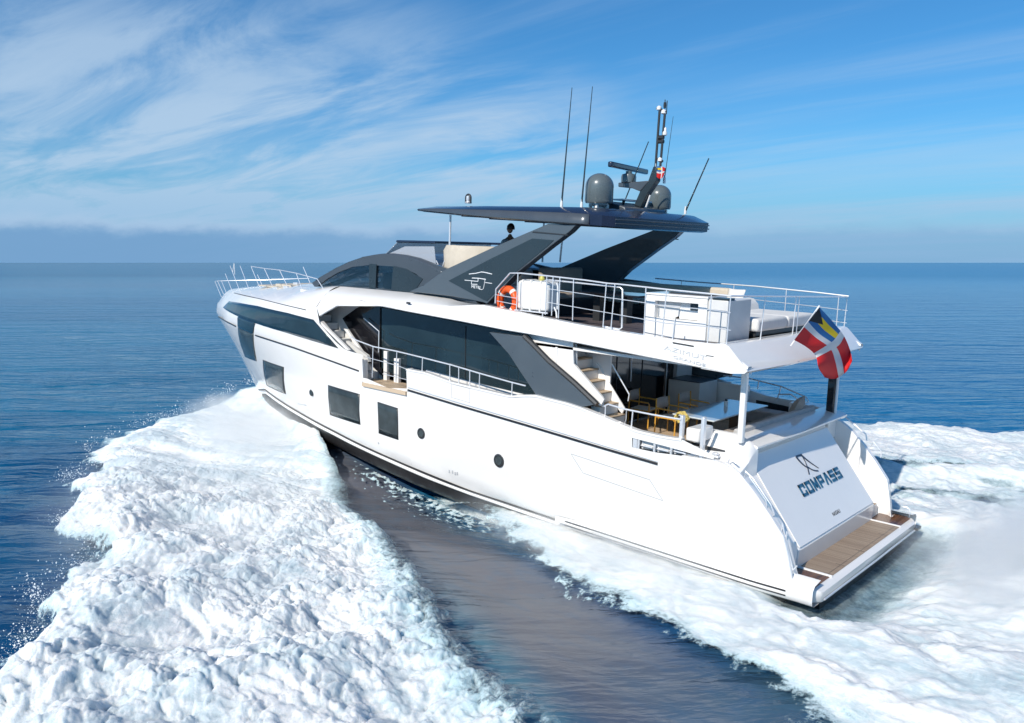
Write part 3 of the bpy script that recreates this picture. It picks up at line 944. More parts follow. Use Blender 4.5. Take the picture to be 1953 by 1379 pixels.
# =================================================================== COCKPIT
b = MB(); b.box((2.4, -2.9, 2.26), (6.3, 2.98, 2.34)); b.build('cockpit_sole', M['teak'], Y)
# salon doors
b = MB(); b.box((6.16, -2.3, 2.34), (6.22, 2.25, 4.44)); sd_ = b.build('salon_door', M['blackgl'], Y)
b = MB()
for y in (-1.56, ):
    b.tube([(6.14, y, 2.36), (6.14, y, 4.42)], .022, 6)
b.box((6.10, -1.55, 2.345), (6.15, 1.0, 2.375)); b.tube([(6.13, .15, 3.4), (6.13, .15, 4.1)], .016, 6)
b.build('door_frame', M['chrome'], sd_)
for y in (-.4, .75, 1.5):
    b = MB(); b.box((6.145, y-.012, 2.36), (6.16, y+.012, 4.43)); b.build('door_joint', M['frame'], sd_)
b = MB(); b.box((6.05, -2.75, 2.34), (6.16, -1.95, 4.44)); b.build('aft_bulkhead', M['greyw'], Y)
b = MB(); b.box((6.02, -2.45, 3.72), (6.05, -2.02, 4.12)); b.build('bulkhead_screen', M['blackgl'], Y)
# bar unit on the starboard side
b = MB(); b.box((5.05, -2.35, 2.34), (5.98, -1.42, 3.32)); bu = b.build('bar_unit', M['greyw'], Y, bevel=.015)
b = MB(); b.box((5.07, -2.33, 3.322), (5.96, -1.44, 3.34)); b.build('worktop', M['frame'], bu)
b = MB(); b.box((4.3, -2.75, 2.34), (6.0, -2.45, 3.25)); b.build('side_locker', M['white'], Y, bevel=.03)
# port stairs to the flybridge
for k in range(9):
    b = MB(); tr_ = MB()
    x = 4.55+k*.195; z = 2.56+k*.235
    b.box((x, 2.12, z-.235), (x+.25, 2.82, z-.03))
    tr_.box((x-.02, 2.14, z-.03), (x+.2, 2.80, z))
    fs = b.build('stair_step', M['white_matt'], Y, bevel=.01)
    tr_.build('tread', M['teak'], fs)
b = MB()
q = [T(1094, 692, y=2.86), T(1150, 758, y=2.86), T(1150, 778, y=2.86), T(1094, 735, y=2.86)]
b.prism(q, (0, -.05, 0)); b.build('stair_stringer', M['white'], Y, bevel=.012)
b = MB()
q = [T(1138, 692, y=2.14), T(1191, 779, y=2.14), T(1186, 790, y=2.14), T(1162, 760, y=2.14), T(1127, 704, y=2.14)]
b.prism(q, (0, -.05, 0))
b.build('stair_stringer', M['white'], Y, bevel=.012)
b = MB()
b.prism([T(*p_, y=2.95) for p_ in ((1000, 626), (1092, 641), (1094, 694), (1152, 762), (1145, 775), (1040, 680))], (0, -.04, 0)); b.build('stair_wall', M['white'], Y)
b = MB()
b.box((6.28, 2.1, 2.4), (6.34, 2.98, 4.46))
b.prism([T(1092, 655, y=2.84), T(1099, 656, y=2.84), T(1099, 700, y=2.84), T(1094, 696, y=2.84)], (0, -.06, 0))
b.box((5.4, 2.06, 3.6), (6.3, 2.11, 4.46))
b.build('stair_wall', M['white'], Y, bevel=.01)
b = MB(); b.tube([T(1152, 668, y=2.05), T(1200, 752, y=2.05), T(1198, 765, y=2.05)], .016, 8)
b.build('stair_rail', M['chrome'], Y)
# cap rails
b = MB()
rp = [T(1152, 775, y=3.0), T(1160, 771, y=3.0), T(1190, 780, y=3.0), T(1245, 791, y=3.0), T(1299, 800, y=3.0)]
b.tube(rp, .020, 8)
b.tube([T(1155, 774, y=3.0), T(1154, 796, y=3.0)], .014, 8)
b.tube([T(1207, 784, y=3.0), T(1204, 818, y=3.0)], .016, 8)
b.tube([T(1195, 782, y=3.0)+(0, 0, -.0), T(1194, 800, y=2.9), T(1190, 812, y=2.9)], .012, 8)
b.build('cap_rail', M['chrome'], Y)
b = MB()
b.box((2.98, 2.88, 2.90), (3.05, 2.99, 3.42)); b.box((2.50, 2.88, 2.52), (2.57, 2.99, 3.46)); b.box((2.56, 2.92, 2.62), (2.92, 2.95, 2.66))
b.build('gate_post', M['chrome'], Y, bevel=.012)
b = MB(); b.box((2.64, 2.3, 2.9), (2.95, 2.9, 3.18)); b.build('quarter_cushion_box', M['white'], Y, bevel=.04)
# starboard cap rail
b = MB()
sp = [T(1380, 716, y=-2.95), T(1430, 722, y=-2.95), T(1490, 737, y=-2.95), T(1537, 757, y=-2.95), T(1542, 765, y=-2.95), T(1540, 782, y=-2.95)]
b.tube(sp, .018, 8)
for (u, v, u2, v2) in ((1447, 726, 1445, 742), (1489, 738, 1486, 752)):
    b.tube([T(u, v, y=-2.95), T(u2, v2, y=-2.95)], .014, 8)
b.tube([T(1482, 765, y=-2.3), T(1485, 752, y=-2.3), T(1508, 752, y=-2.3), T(1520, 760, y=-2.3), T(1523, 770, y=-2.3)], .018, 8)
b.build('cap_rail', M['chrome'], Y)
# overhang posts
b = MB()
b.prism([(1.93, 2.33, 2.95), (2.05, 2.33, 2.95), (2.05, 2.33, 4.47), (1.93, 2.33, 4.47)], (0, .13, 0))
b.build('overhang_post', M['white'], Y, bevel=.03, seg=3)
b = MB(); b.prism([(1.95, -2.35, 2.8), (2.14, -2.35, 2.8), (2.14, -2.35, 4.47), (1.95, -2.35, 4.47)], (0, -.13, 0))
po = b.build('overhang_post', M['blackgl'], Y, bevel=.03, seg=3)  # shade on the starboard post put into its black colour
b = MB(); b.tube([(1.92, -2.40, 2.85), (1.92, -2.40, 4.46)], .035, 8); b.build('post_trim', M['whitem'], po)

# =================================================================== WHEELHOUSE
wt = [(595, 540), (612, 528), (640, 512), (665, 500), (690, 491.5), (715, 487), (740, 486), (765, 489), (790, 495), (815, 505), (838, 517), (847, 522)]
wb = [(805, 545), (830, 560), (860, 566), (858, 572), (800, 561), (770, 557), (700, 550.5), (640, 547.5), (600, 547)]
YW = 2.26
top_pts = [T(*p, y=YW) for p in wt]
b = MB()
outer = [T(*p, y=YW) for p in wt+wb]
gl = [(606, 545.5), (622, 533), (645, 519.5), (672, 509), (704, 505.5), (725, 506.5), (748, 508), (772, 513), (793, 522), (806, 534), (790, 556), (748, 553), (704, 547.5), (640, 545.8)]
inner = [T(*p, y=YW) for p in gl]
# frame as a ring between the outer and the glass outline
def ring(out, inn, y0, dy):
    bm = bmesh.new()
    vo = [bm.verts.new((p[0], y0, p[2])) for p in out]; vi = [bm.verts.new((p[0], y0, p[2])) for p in inn]
    ed = [bm.edges.new((vo[i], vo[(i+1) % len(vo)])) for i in range(len(vo))] + [bm.edges.new((vi[i], vi[(i+1) % len(vi)])) for i in range(len(vi))]
    r_ = bmesh.ops.triangle_fill(bm, use_beauty=True, edges=ed)
    fs = [f for f in bm.faces]
    ex_ = bmesh.ops.extrude_face_region(bm, geom=fs)
    for v in [g for g in ex_['geom'] if isinstance(g, bmesh.types.BMVert)]: v.co.y += dy
    bm.verts.index_update()
    vs = [tuple(v.co) for v in bm.verts]; ff = [tuple(v.index for v in f.verts) for f in bm.faces]
    bm.free(); return vs, ff
b.add(*ring(outer, inner, YW, -.07)); b.mirror()
b.build('wheelhouse_side', M['grey'], Y, ang=30)
b = MB()
b.prism([(p[0], (YW-.03), p[2]) for p in inner], (0, -.012, 0)); b.mirror()
b.build('wheelhouse_window', M['seethru'], Y, ang=0)
b = MB()
for (ua, va, ub, vb, wd) in ((704, 503, 704, 550, 14),):
    b.prism([T(ua, va, y=YW+.01), T(ua+wd, va+1, y=YW+.01), T(ub+wd-2, vb+1, y=YW+.01), T(ub, vb, y=YW+.01)], (0, -.06, 0))
b.prism([T(750, 507, y=YW+.012), T(775, 513, y=YW+.012), T(806, 532, y=YW+.012), T(790, 557, y=YW+.012), T(746, 554, y=YW+.012)], (0, -.05, 0))
b.prism([T(612, 545, y=YW-.2), T(700, 514, y=YW-.2), T(704, 518, y=YW-.2), T(640, 545, y=YW-.2)], (0, -.03, 0))
b.mirror(); b.build('window_mullion', M['dgrey'], Y)
# windscreen and roof: ruled across between the two sides
def crown(pts, k0, k1, ny=13, dz=0.0, c=.10):
    rows = []
    for p in pts[k0:k1]:
        rows.append([(p[0]+(1-(y/YW)**2)*.55*float(I(p[0], [12, 17], [0, 1])), y, p[2]+dz+c*(1-(abs(y)/YW)**2.5)) for y in np.linspace(-YW, YW, ny)])
    return rows
b = MB(); b.grid(crown(top_pts, 0, 5)); b.build('windscreen', M['seethru'], Y, solid=.02)
b = MB(); b.grid(crown(top_pts, 4, 12)); b.build('wheelhouse_roof', M['grey'], Y, solid=.04)
b = MB(); b.box((11.2, -1.9, 4.9), (15.2, 1.9, 5.22)); b.build('wheelhouse_dash', M['frame'], Y)
b = MB()
b.prism([(10.7, -2.1, 4.95), (11.2, -2.1, 4.95), (11.2, -2.1, 6.0), (11.0, -2.1, 6.0)], (0, 4.2, 0))
b.build('wheelhouse_bulkhead', M['frame'], Y)
b = MB(); p = T(730, 545, y=1.2)
b.box((p[0]-.3, .95, 5.1), (p[0]+.25, 1.45, 5.45)); b.box((p[0]-.3, .95, 5.4), (p[0]-.15, 1.45, 5.75))
b.build('helm_seat', M['offw'], Y, bevel=.05)
# flybridge front coaming, wind deflector, seats
b = MB(); rows = []
fx = [T(733, 484, y=2.1), T(760, 459.5, y=1.9)]
for y in np.linspace(-2.1, 2.1, 15):
    q = (1-(y/2.1)**2)
    rows.append([(fx[0][0]+.5*q, y, 6.28), (13.0+.45*q, y*.93, 6.66)])
b.grid(rows); b.build('wind_deflector', M['sky_sheen_glass'], Y, solid=.015)
b = MB()
b.tube([(x[1][0], x[1][1], x[1][2]+.02) for x in [(0, (13.0+.45*(1-(y/2.1)**2), y*.93, 6.67)) for y in np.linspace(-2.1, 2.1, 15)]], .035, 6)
b.tube([(13.0, 1.95, 6.69), (11.3, 2.05, 6.70)], .035, 6); b.tube([(13.0, -1.95, 6.69), (11.3, -2.05, 6.70)], .035, 6)
b.build('deflector_rail', M['hardtop'], Y)
b = MB()
b.prism([T(772, 470, y=2.02), T(828, 470, y=2.02), T(832, 512, y=2.02), T(735, 487, y=2.02)], (0, -.012, 0)); b.mirror()
b.build('side_deflector', M['sky_sheen_glass'], Y)
# flybridge side coamings (dark grey) on both sides, under the arch
b = MB()
b.prism([(10.9, 2.18, 4.9), (13.6, 2.1, 6.2), (11.2, 2.18, 6.12), (10.2, 2.3, 5.95), (9.0, 2.55, 5.0)], (0, -.1, 0)); b.mirror()
b.build('flybridge_coaming', M['grey'], Y)
b = MB()
q = [T(1040, 512, y=-2.75), T(1120, 522, y=-2.75), T(1230, 536, y=-2.75), T(1376, 557, y=-2.75)]
b.prism([(p[0], -2.75, p[2]) for p in q]+[(q[3][0], -2.75, 4.9), (q[0][0], -2.75, 4.9)], (0, .12, 0))
b.build('flybridge_coaming', M['lgrey'], Y, bevel=.02)
# aft superstructure bits of the flybridge: arch legs
lg = [(780, 556), (806, 544), (847, 514), (940, 470), (1039, 427), (1094, 428), (1081, 442), (1045, 470), (985, 519), (928, 580), (921, 577), (860, 565)]
ins = [(853.7, 535.6), (930, 495), (1011, 454.7), (1052, 458), (1040, 470), (981, 519), (928, 574), (921, 571.5)]
for s in (1, -1):
    b = MB(); pts = [T(*p, y=2.52) for p in lg]
    b.prism([(p[0], (2.52-.10*(p[2]-5)/2.3)*s, p[2]) for p in pts], (0, -.24*s, 0))
    leg = b.build('hardtop_leg', M['lgrey'], Y, bevel=.015)
    b = MB(); pts = [T(*p, y=2.53) for p in ins]
    b.prism([(p[0], (2.532-.10*(p[2]-5)/2.3)*s, p[2]) for p in pts], (0, -.05*s, 0))
    b.build('leg_panel', M['dgrey'], leg)
    if s > 0: leg_p = leg
    b = MB()
    q = [T(1012, 441, y=2.54), T(1078, 447, y=2.54), T(1077, 449, y=2.54), T(1010, 443.5, y=2.54)]
    b.prism([(p[0], (2.532-.10*(p[2]-5)/2.3)*s, p[2]) for p in q], (0, -.03*s, 0)); b.build('leg_joint', M['frame'], leg)
# emblem on the port leg: roof line, boxes and small script
b = MB()
def lp(u, v):
    p = T(880+u/25.07, 505+v/25.07, y=2.49)
    return np.array([p[0], 2.538-.10*(p[2]-5)/2.3, p[2]])
def bar(px, r_=.011): b.tube([lp(*p) for p in px], r_, 6)
bar([(380, 445), (700, 410), (980, 345), (1180, 375), (1480, 450)], .012)
bar([(530, 635), (850, 650), (1190, 700)], .012); bar([(180, 735), (480, 765), (820, 800)], .009)
bar([(820, 650), (815, 790)], .011); bar([(510, 780), (505, 930)], .009); bar([(510, 930), (790, 940)], .010)
bar([(1150, 700), (1110, 1000), (1080, 1150), (1010, 1190), (860, 1150)], .008); bar([(1160, 850), (1490, 895)], .009)
b.build('emblem', M['silver'], leg_p)
text('METRI', leg_p, 'emblem_lettering', M['silver'], lp(720, 1070), lp(1000, 1105)-lp(440, 1040), (0, 0, 1), .10, width=.30, ext=.006)

# =================================================================== HARDTOP
def outline(ins_, n=10):
    # plan outline, port side from the nose to the stern, then mirrored
    pts = [(12.42, 1.35), (12.30, 1.85), (11.9, 2.18), (9.5, 2.42), (7.4, 2.50), (6.5, 2.50), (6.05, 2.44), (5.64, 2.36), (5.46, 2.10), (5.38, 1.3), (5.36, .5)]
    pts = [(x, max(0.0, y-ins_)) for x, y in pts]
    c = 8.6
    pts = [(c+(x-c)*(1-ins_/3.3), y) for x, y in pts]
    return pts+[(x, -y) for x, y in pts[::-1]]
zt = lambda x: float(I(x, [5.3, 6.2, 8.5, 11.2, 12.5], [7.56, 7.61, 7.64, 7.68, 7.61]))
zm = lambda x: float(I(x, [5.3, 6.2, 9, 11.2, 12.5], [7.40, 7.47, 7.55, 7.60, 7.575]))
zb_ = lambda x: float(I(x, [5.3, 6.2, 7.3, 9.4, 11.5, 12.5], [7.13, 7.19, 7.24, 7.35, 7.49, 7.55]))
b = MB(); rows = []
for ins_, zf in ((1.3, lambda x: zb_(x)+.02), (.12, zb_), (.02, lambda x: zb_(x)+.035), (0, lambda x: zm(x)-.01), (.015, zm), (.28, lambda x: zt(x)-.015), (.36, zt), (1.2, lambda x: zt(x)+.03)):
    rows.append([(x, y, zf(x)) for x, y in outline(ins_)])
b.grid(rows, close=True)
n_ = len(rows[0])
for k in (0, -1):
    r_ = rows[k]
    for i in range(n_//2-1):
        b.poly([r_[i], r_[i+1], r_[n_-2-i], r_[n_-1-i]])
ht = b.build('hardtop', M['hardtop'], Y, ang=22)
# paler metallic fascia on the sides of the hardtop
b = MB()
for s in (1, ):
    rows = []
    for x in np.linspace(5.95, 11.95, 30):
        y = float(I(x, [5.46, 5.64, 6.05, 6.5, 7.4, 9.5, 11.9, 12.3], [2.1, 2.36, 2.44, 2.5, 2.5, 2.42, 2.18, 1.85]))+.006
        rows.append([(x, (y-.03)*s, zb_(x)+.015), (x, y*s, zb_(x)+.045), (x, y*s, max(zm(x)-.012, zb_(x)+.05))])
    b.grid(rows)
b.mirror()
b.build('side_fascia', M['grey'], ht, solid=.006)
b = MB()
for k in range(2):
    z = 7.25+k*.09; ins_ = -.008
    o_ = [(x, y) for x, y in outline(ins_) if x < 5.5]
    P = sorted(o_, key=lambda p: p[1])
    b.tube([(x-.004, y, z) for x, y in P], .016, 6)
b.build('vent_louvre', M['grey'], ht)
b = MB()
for x in (7.0, 8.2, 9.4, 10.4): b.box((x, -1.9, zb_(x)-.025), (x+.1, 1.9, zb_(x)+.02))
b.build('roof_slat', M['frame'], ht)
# front posts
b = MB(); pt = T(859, 410, y=1.95); b.tube([(pt[0], 1.95, pt[2]), T(857, 500, y=1.95)], .030, 10); b.mirror(); b.build('roof_post', M['chrome'], Y)
b = MB(); b.tube([T(1073, 450, y=-1.6), T(1068, 500, y=-1.6)], .028, 8)
b.build('roof_post', M['chrome'], Y)
# ---- mast gear on the hardtop
ZR = 7.66
def dome(u, v, y, r_, h_):
    p = T(u, v, y=y)
    b = MB()
    prof = [(r_*.55, -.07), (r_*.55, .0), (r_*.93, .0), (r_, .05), (r_, h_-r_*.92)]
    for k in range(1, 10):
        a = k/9*PI/2; prof.append((max(r_*math.cos(a), .002), h_-r_*.92+r_*.92*math.sin(a)))
    b.lathe((p[0], y, p[2]), prof, 32)
    d_ = b.build('satellite_dome', M['dome'], Y, ang=30)
    b = MB(); b.lathe((p[0], y, p[2]-.09), [(r_*.35, -.06), (r_*.35, .04), (r_*.7, .06), (r_*.7, .085)], 20)
    for k in range(4):
        a = k*PI/2+.4; b.box((p[0]+.6*r_*math.cos(a)-.03, y+.6*r_*math.sin(a)-.03, p[2]-.14), (p[0]+.6*r_*math.cos(a)+.03, y+.6*r_*math.sin(a)+.03, p[2]-.02))
    b.build('dome_foot', M['white'], d_)
    return p
dome(1142, 388, 1.3, .335, .70)
dome(1256, 399, -1.3, .31, .62)
# plinth and radar arm
b = MB(); b.prism([(7.0, -.9, 7.6), (6.0, -.9, 7.55), (6.05, -.9, 7.68), (6.6, -.9, 7.82), (6.9, -.9, 7.8)], (0, 1.8, 0)); mast = b.build('mast_plinth', M['grey'], Y, bevel=.03)
mp = lambda u, v, y=0.0: T(u, v, y=y)
b = MB()
q = [mp(1213, 392), mp(1226, 362), mp(1240, 346), mp(1250, 318), mp(1257, 318), mp(1256, 345), mp(1240, 368), mp(1226, 396)]
b.prism([p+(0, .10, 0) for p in q], (0, -.2, 0)); b.build('mast_foot', M['dgrey'], mast, bevel=.02)
b = MB()
q = [mp(1184, 349), mp(1184, 357), mp(1211, 360), mp(1226, 366), mp(1243, 345), mp(1222, 347)]
b.prism([p+(0, .12, 0) for p in q], (0, -.24, 0)); b.build('radar_bracket', M['grey'], mast, bevel=.02)
c = mp(1199, 340)
b = MB(); b.lathe((c[0], c[1], c[2]-.13), [(.13, 0), (.185, .03), (.19, .16), (.17, .22), (.08, .25), (.08, .30)], 24); b.build('radar_gearbox', M['dome'], mast, ang=40)
z_r = mp(1198, 320)[2]
e0, e1 = T(1163, 313, z=z_r), T(1233, 328, z=z_r)
cen = mp(1198, 320); half = .62
dr = (e1-e0); dr /= np.linalg.norm(dr)
if np.linalg.norm(e1-e0) < 3: half = np.linalg.norm(e1-e0)/2; cen = (e0+e1)/2
sd = np.array([-dr[1], dr[0], 0])
b = MB(); b.prism([cen+dr*half*s1+sd*.06*s2+np.array([0, 0, -.065]) for s1, s2 in ((-1, -1), (1, -1), (1, 1), (-1, 1))], (0, 0, .13))
b.build('radar_scanner', M['hardtop'], mast, bevel=.03)
b = MB(); 
b.tube([mp(1250, 322), mp(1258, 212)], .030, 8); b.tube([mp(1259, 322), mp(1268, 218)], .030, 8)
for v in (262, 270): b.tube([mp(1252+(322-v)*.08, v), mp(1264+(322-v)*.03, v)], .05, 6)
b.tube([mp(1253, 206), mp(1270, 214)], .035, 6); b.tube([mp(1254, 303), mp(1264, 308)], .03, 6)
b.build('mast_pole', M['frame'], mast)
for (u, v, r_) in ((1257, 207, .06), (1266, 214, .065), (1268, 255, .055), (1259, 305, .06), (1269, 248, .03)):
    p = mp(u, v); b = MB(); b.lathe(p, [(.4*r_, -.05), (r_, -.03), (r_, .03), (.5*r_, .06)], 14); b.build('navigation_light', M['whitem'], mast)
b = MB()
p = mp(1270, 197); b.tube([mp(1268, 214), mp(1268.5, 190)], .012, 6); b.tube([mp(1271, 218), mp(1272.5, 192)], .012, 6)
p = mp(1268, 201); b.lathe(p, [(.03, -.06), (.035, .0), (.03, .07)], 10)
b.build('wind_vane', M['frame'], mast)
b = MB(); b.box((6.35, -.75, 7.86), (6.75, .55, 7.89)); b.tube([(6.7, .5, 7.7), (6.7, .5, 7.87)], .02, 6); b.tube([mp(1232, 395), mp(1240, 372)], .022, 6); b.tube([mp(1224, 393), mp(1236, 372)], .022, 6)
b.build('mast_tray', M['whitem'], mast)
def whip(u0, v0, u1, v1, y, r0, r1):
    a, c_ = T(u0, v0, y=y), T(u1, v1, y=y)
    b = MB(); b.tube([a, a+(c_-a)*.25, c_], [r0, r0*.85, r1], 8)
    o = b.build('whip_antenna', M['dgrey'], Y)
    b = MB(); b.lathe(a, [(.035, -.06), (.035, .03), (.022, .10), (.02, .14)], 12); b.build('antenna_base', M['whitem'], o)
whip(1071, 390, 1091, 167, 2.0, .022, .008); whip(1109, 392, 1130, 165, 1.75, .022, .008)
whip(1307, 404, 1352, 302, -1.9, .024, .016); whip(1188, 392, 1237, 270, .1, .017, .012); whip(1267, 345, 1284, 222, -.15, .010, .005)
# search light on the front of the hardtop
p = T(893, 388, y=1.1)
b = MB(); pts = []
for k in range(13):
    a = PI*k/12; pts.append((p[0]+.09*math.cos(a), 1.1, p[2]+.15+.09*math.sin(a)))
b.tube([(p[0]+.09, 1.1, p[2])]+pts+[(p[0]-.09, 1.1, p[2])], .028, 8); sl = b.build('search_light', M['frame'], Y)
b = MB(); b.lathe((p[0], 1.1, p[2]), [(.09, 0), (.10, .03), (.05, .06), (.06, .1), (.055, .2), (.0, .21)], 14); b.build('lamp_body', M['chrome'], sl)

# ---- rails
def rail(name, top, feet, r_=.018, rs=.014, mids=(), parent=Y, mt='chrome', foot=True):
    b = MB(); b.tube(top, r_, 8); o = b.build(name, M[mt], parent)
    for a, c_ in feet:
        k = MB(); k.tube([a, c_], rs, 8); k.build('stanchion', M[mt], o)
    if mids:
        for ln in mids:
            k = MB(); k.tube(ln, rs*.75, 6); k.build('mid_rail', M[mt], o)
    return o
YR = 2.97
P = lambda u, v, y=YR: T(u, v, y=y)
def mid(px, py, f):   # points a fraction f of the way down from the top to the deck
    return [P(u, v+(w_-v)*f) for (u, v), (w_) in zip(px, py)]
tp = [(944.6, 578.6), (945.8, 551.6), (972.8, 520.9), (993.7, 521), (1043, 526), (1116.6, 534.4), (1159.6, 540.5), (1180, 542), (1271, 552), (1357, 560.6), (1393.8, 564.6)]
ft = [578.6, 578.6, 588, 592, 600, 615, 623, 628, 647, 653, 661]
feet = [((988, 521), (985, 591.5)), ((1271.5, 552), (1262, 650)), ((1287, 612), (1282, 653)), ((1357, 560.6), (1349, 658)), ((1393.8, 564.6), (1385, 661)), ((1094, 532), (1092, 611)), ((1068, 529), (1065, 607)), ((1156.5, 540), (1150, 624)), ((1173, 542), (1165, 629.5)), ((1232, 548), (1228, 642)), ((1043, 526), (1040, 600)), ((1055, 528), (1052, 602))]
mids = [mid(tp[4:], ft[4:], .33), mid(tp[4:], ft[4:], .68), [P(945, 562), P(986, 569)], [P(948, 574), P(985, 581)]]
rail('flybridge_rail', [P(*p) for p in tp], [(P(*a), P(*c_)) for a, c_ in feet], .017, .0125, mids)
# the hinged gate in the rail
b = MB(); g = [(1038, 537.5), (1043, 533.5), (1157, 545), (1183, 548), (1187.5, 552), (1186, 625), (1181, 628), (1152, 623)]
b.tube([T(u, v, y=2.90) for u, v in g], .020, 8); b.build('rail_gate', M['chrome'], Y)
b = MB(); b.tube([T(1062, 540, y=2.9), T(1064, 546, y=2.9), T(1063, 590, y=2.9)], .02, 8); b.tube([T(1057, 586, y=2.9), T(1061, 595, y=2.9), T(1062, 606, y=2.9)], .02, 8); b.build('gate_latch', M['whitem'], Y)
# aft and starboard rail
xaft = 2.15
PA = lambda u, v: T(u, v, x=xaft)
aft_top = [P(1393.8, 564.6)]+[PA(1460, 564.8), PA(1520, 565.5), PA(1616, 566)]
aft_feet = [(PA(1460, 564.8), PA(1449.5, 652)), (PA(1519, 565.3), PA(1511, 640)), (PA(1525, 565.3), PA(1518, 640)), (PA(1616, 566), PA(1608, 640))]
am = [[PA(1391, 597), PA(1456, 597), PA(1613, 592)], [PA(1388, 632), PA(1452, 630), PA(1611, 615)]]
rail('flybridge_rail', aft_top, aft_feet, .016, .013, am[:0])
PS = lambda u, v: T(u, v, y=-2.95)
st = [(1619, 565), (1560, 558), (1441, 546), (1330, 538), (1250, 531)]
rail('flybridge_rail', [PS(*p) for p in st], [(PS(u, v), PS(u, v)-(0, 0, .95)) for u, v in ((1600, 563), (1500, 552), (1400, 543), (1300, 536))], .018, .012, [[PS(u, v)-(0, 0, .35) for u, v in st], [PS(u, v)-(0, 0, .65) for u, v in st]])
# side deck rail on the port bulwark, doubled on starboard
tp2 = [(668, 642), (680, 649), (712, 661), (757, 670), (806, 682), (861, 696), (915, 712), (975, 729), (1003, 736)]
yk = 3.08
feet2 = [((711.5, 660), (710, 720)), ((757, 670), (755, 729)), ((806, 682), (805, 709)), ((858, 695), (858, 726)), ((875, 700), (875, 731)), ((896, 706), (896, 737)), ((915, 711), (914, 741)), ((977, 729), (976, 756))]
for s in (1, -1):
    fl = lambda p: np.array([p[0], p[1]*s, p[2]])
    rail('side_deck_rail', [fl(T(u, v, y=yk)) for u, v in tp2], [(fl(T(*a, y=yk)), fl(T(*c_, y=yk))) for a, c_ in feet2], .019, .014, [[fl(T(u, v, y=yk)) for u, v in ((694, 680), (757, 697), (775, 704))], [fl(T(u, v, y=yk)) for u, v in ((730, 713), (775, 724))]])
# bow pulpit
bs = [((410, 536.5), (422.6, 567), .05), ((415, 536), (426.5, 561), .2), ((422.6, 536), (432, 559), .4), ((429.7, 522), (443, 555), .7), ((439, 507), (456, 551), 1.0), ((458, 507), (474, 549), 1.35), ((479, 508), (495, 547.6), 1.65), ((504, 512), (519.4, 545), 1.9), ((533, 515), (547, 543), 2.1), ((565, 521), (576, 551), 2.25), ((605, 532), (619.5, 555), 2.4)]
feet3 = [(T(*a, y=y), T(*c_, y=y)) for a, c_, y in bs]
rail('bow_rail', [f[0] for f in feet3[6:]]+[T(619, 554, y=2.42)], feet3, .014, .012, [[f[0] for f in feet3[:3]]])
for s in (-1,):
    f2 = [(np.array([a[0], -a[1], a[2]-.05]), np.array([c_[0], -c_[1], c_[2]])) for a, c_ in feet3]
    rail('bow_rail', [T(414, 536, y=-.1), T(500, 534, y=-1.5), T(590, 531, y=-2.2)], f2[3:9:2], .016, .014)
b = MB(); b.tube([T(444, 518, y=1.0), T(446.5, 502, y=1.0)], .012, 6); b.tube([T(446.5, 502, y=1.0), T(448, 524, y=1.0)], .010, 6); b.build('bow_staff', M['whitem'], Y)
# foredeck fittings
b = MB()
p = T(520, 550, y=1.0); 
for (u, v, y) in ((526, 550, 1.4), (533, 549, 1.2), (546, 548, 1.4), (565, 541, .9)):
    p = T(u, v, y=y); b.box((p[0]-.12, y-.05, p[2]-.12), (p[0]+.12, y+.05, p[2]+.04))
b.build('deck_cleat', M['chrome'], Y, bevel=.01)
b = MB(); p0 = T(528, 541, y=.4); p1 = T(590, 537, y=.4)
b.box((p1[0], -1.3, p1[2]-.25), (p0[0], 1.2, p0[2]-.02)); b.box((p1[0]-.2, -1.0, p1[2]-.2), (p0[0]-1.3, 1.3, p0[2]+.09)); b.build('foredeck_lounge', M['cream'], Y, bevel=.05)
# band markings: builder's lettering, dark slot, tiny vents
pb0, pb1 = S(1268, 664, .012), S(1345, 684, .012)
exb = pb1-pb0
dy_ = S(1300, 690, .012)-S(1302, 668, .012)
text('AZIMUT', Y, 'builder_lettering', M['letterpale'], S(1306, 673, .014), exb, -dy_, .13, width=.95, ext=.003)
text('GRANDE', Y, 'builder_lettering', M['letterpale'], S(1314, 688.5, .014), exb, -dy_, .08, width=.72, ext=.003)
b = MB(); b.tube([S(1283, 653.5, .01), S(1323, 660.5, .01)], .014, 6); b.tube([S(1347, 678, .006), S(1361, 680, .006)], .008, 6); b.build('band_slot', M['frame'], Y)
b = MB(); p = S(779, 578); b.box((p[0]-.07, p[1]-.01, p[2]-.025), (p[0]+.07, p[1]+.015, p[2]+.025)); b.build('side_light', M['frame'], Y)
b = MB()
for (u, v) in ((1367, 827.5), (1372, 828.5)):
    p = T(u, v, y=2.27)
    b.box((p[0]-.028, 2.26, p[2]-.03), (p[0]+.028, 2.285, p[2]+.03))
b.build('socket_plate', M['lettergrey'], Y)
b = MB()
for i, (u, v) in enumerate(((857, 899), (863, 900), (868, 903), (872, 903))):
    p = S(u, v, .004); b.box((p[0]-.02, p[1]-.004, p[2]-.04), (p[0]+.02, p[1]+.006, p[2]+.04))
b.build('draught_mark', M['lettergrey'], Y)
b = MB()
p = S(584, 773, .004); q = S(568, 770, .004); b.tube([p, q], .012, 6)
for (u, v) in ((722, 845), (502, 724)): p = S(u, v, .0); b.lathe(p, [(.03, -.02), (.03, .012)], 10, 1)
b.build('drain_outlet', M['lettergrey'], Y)

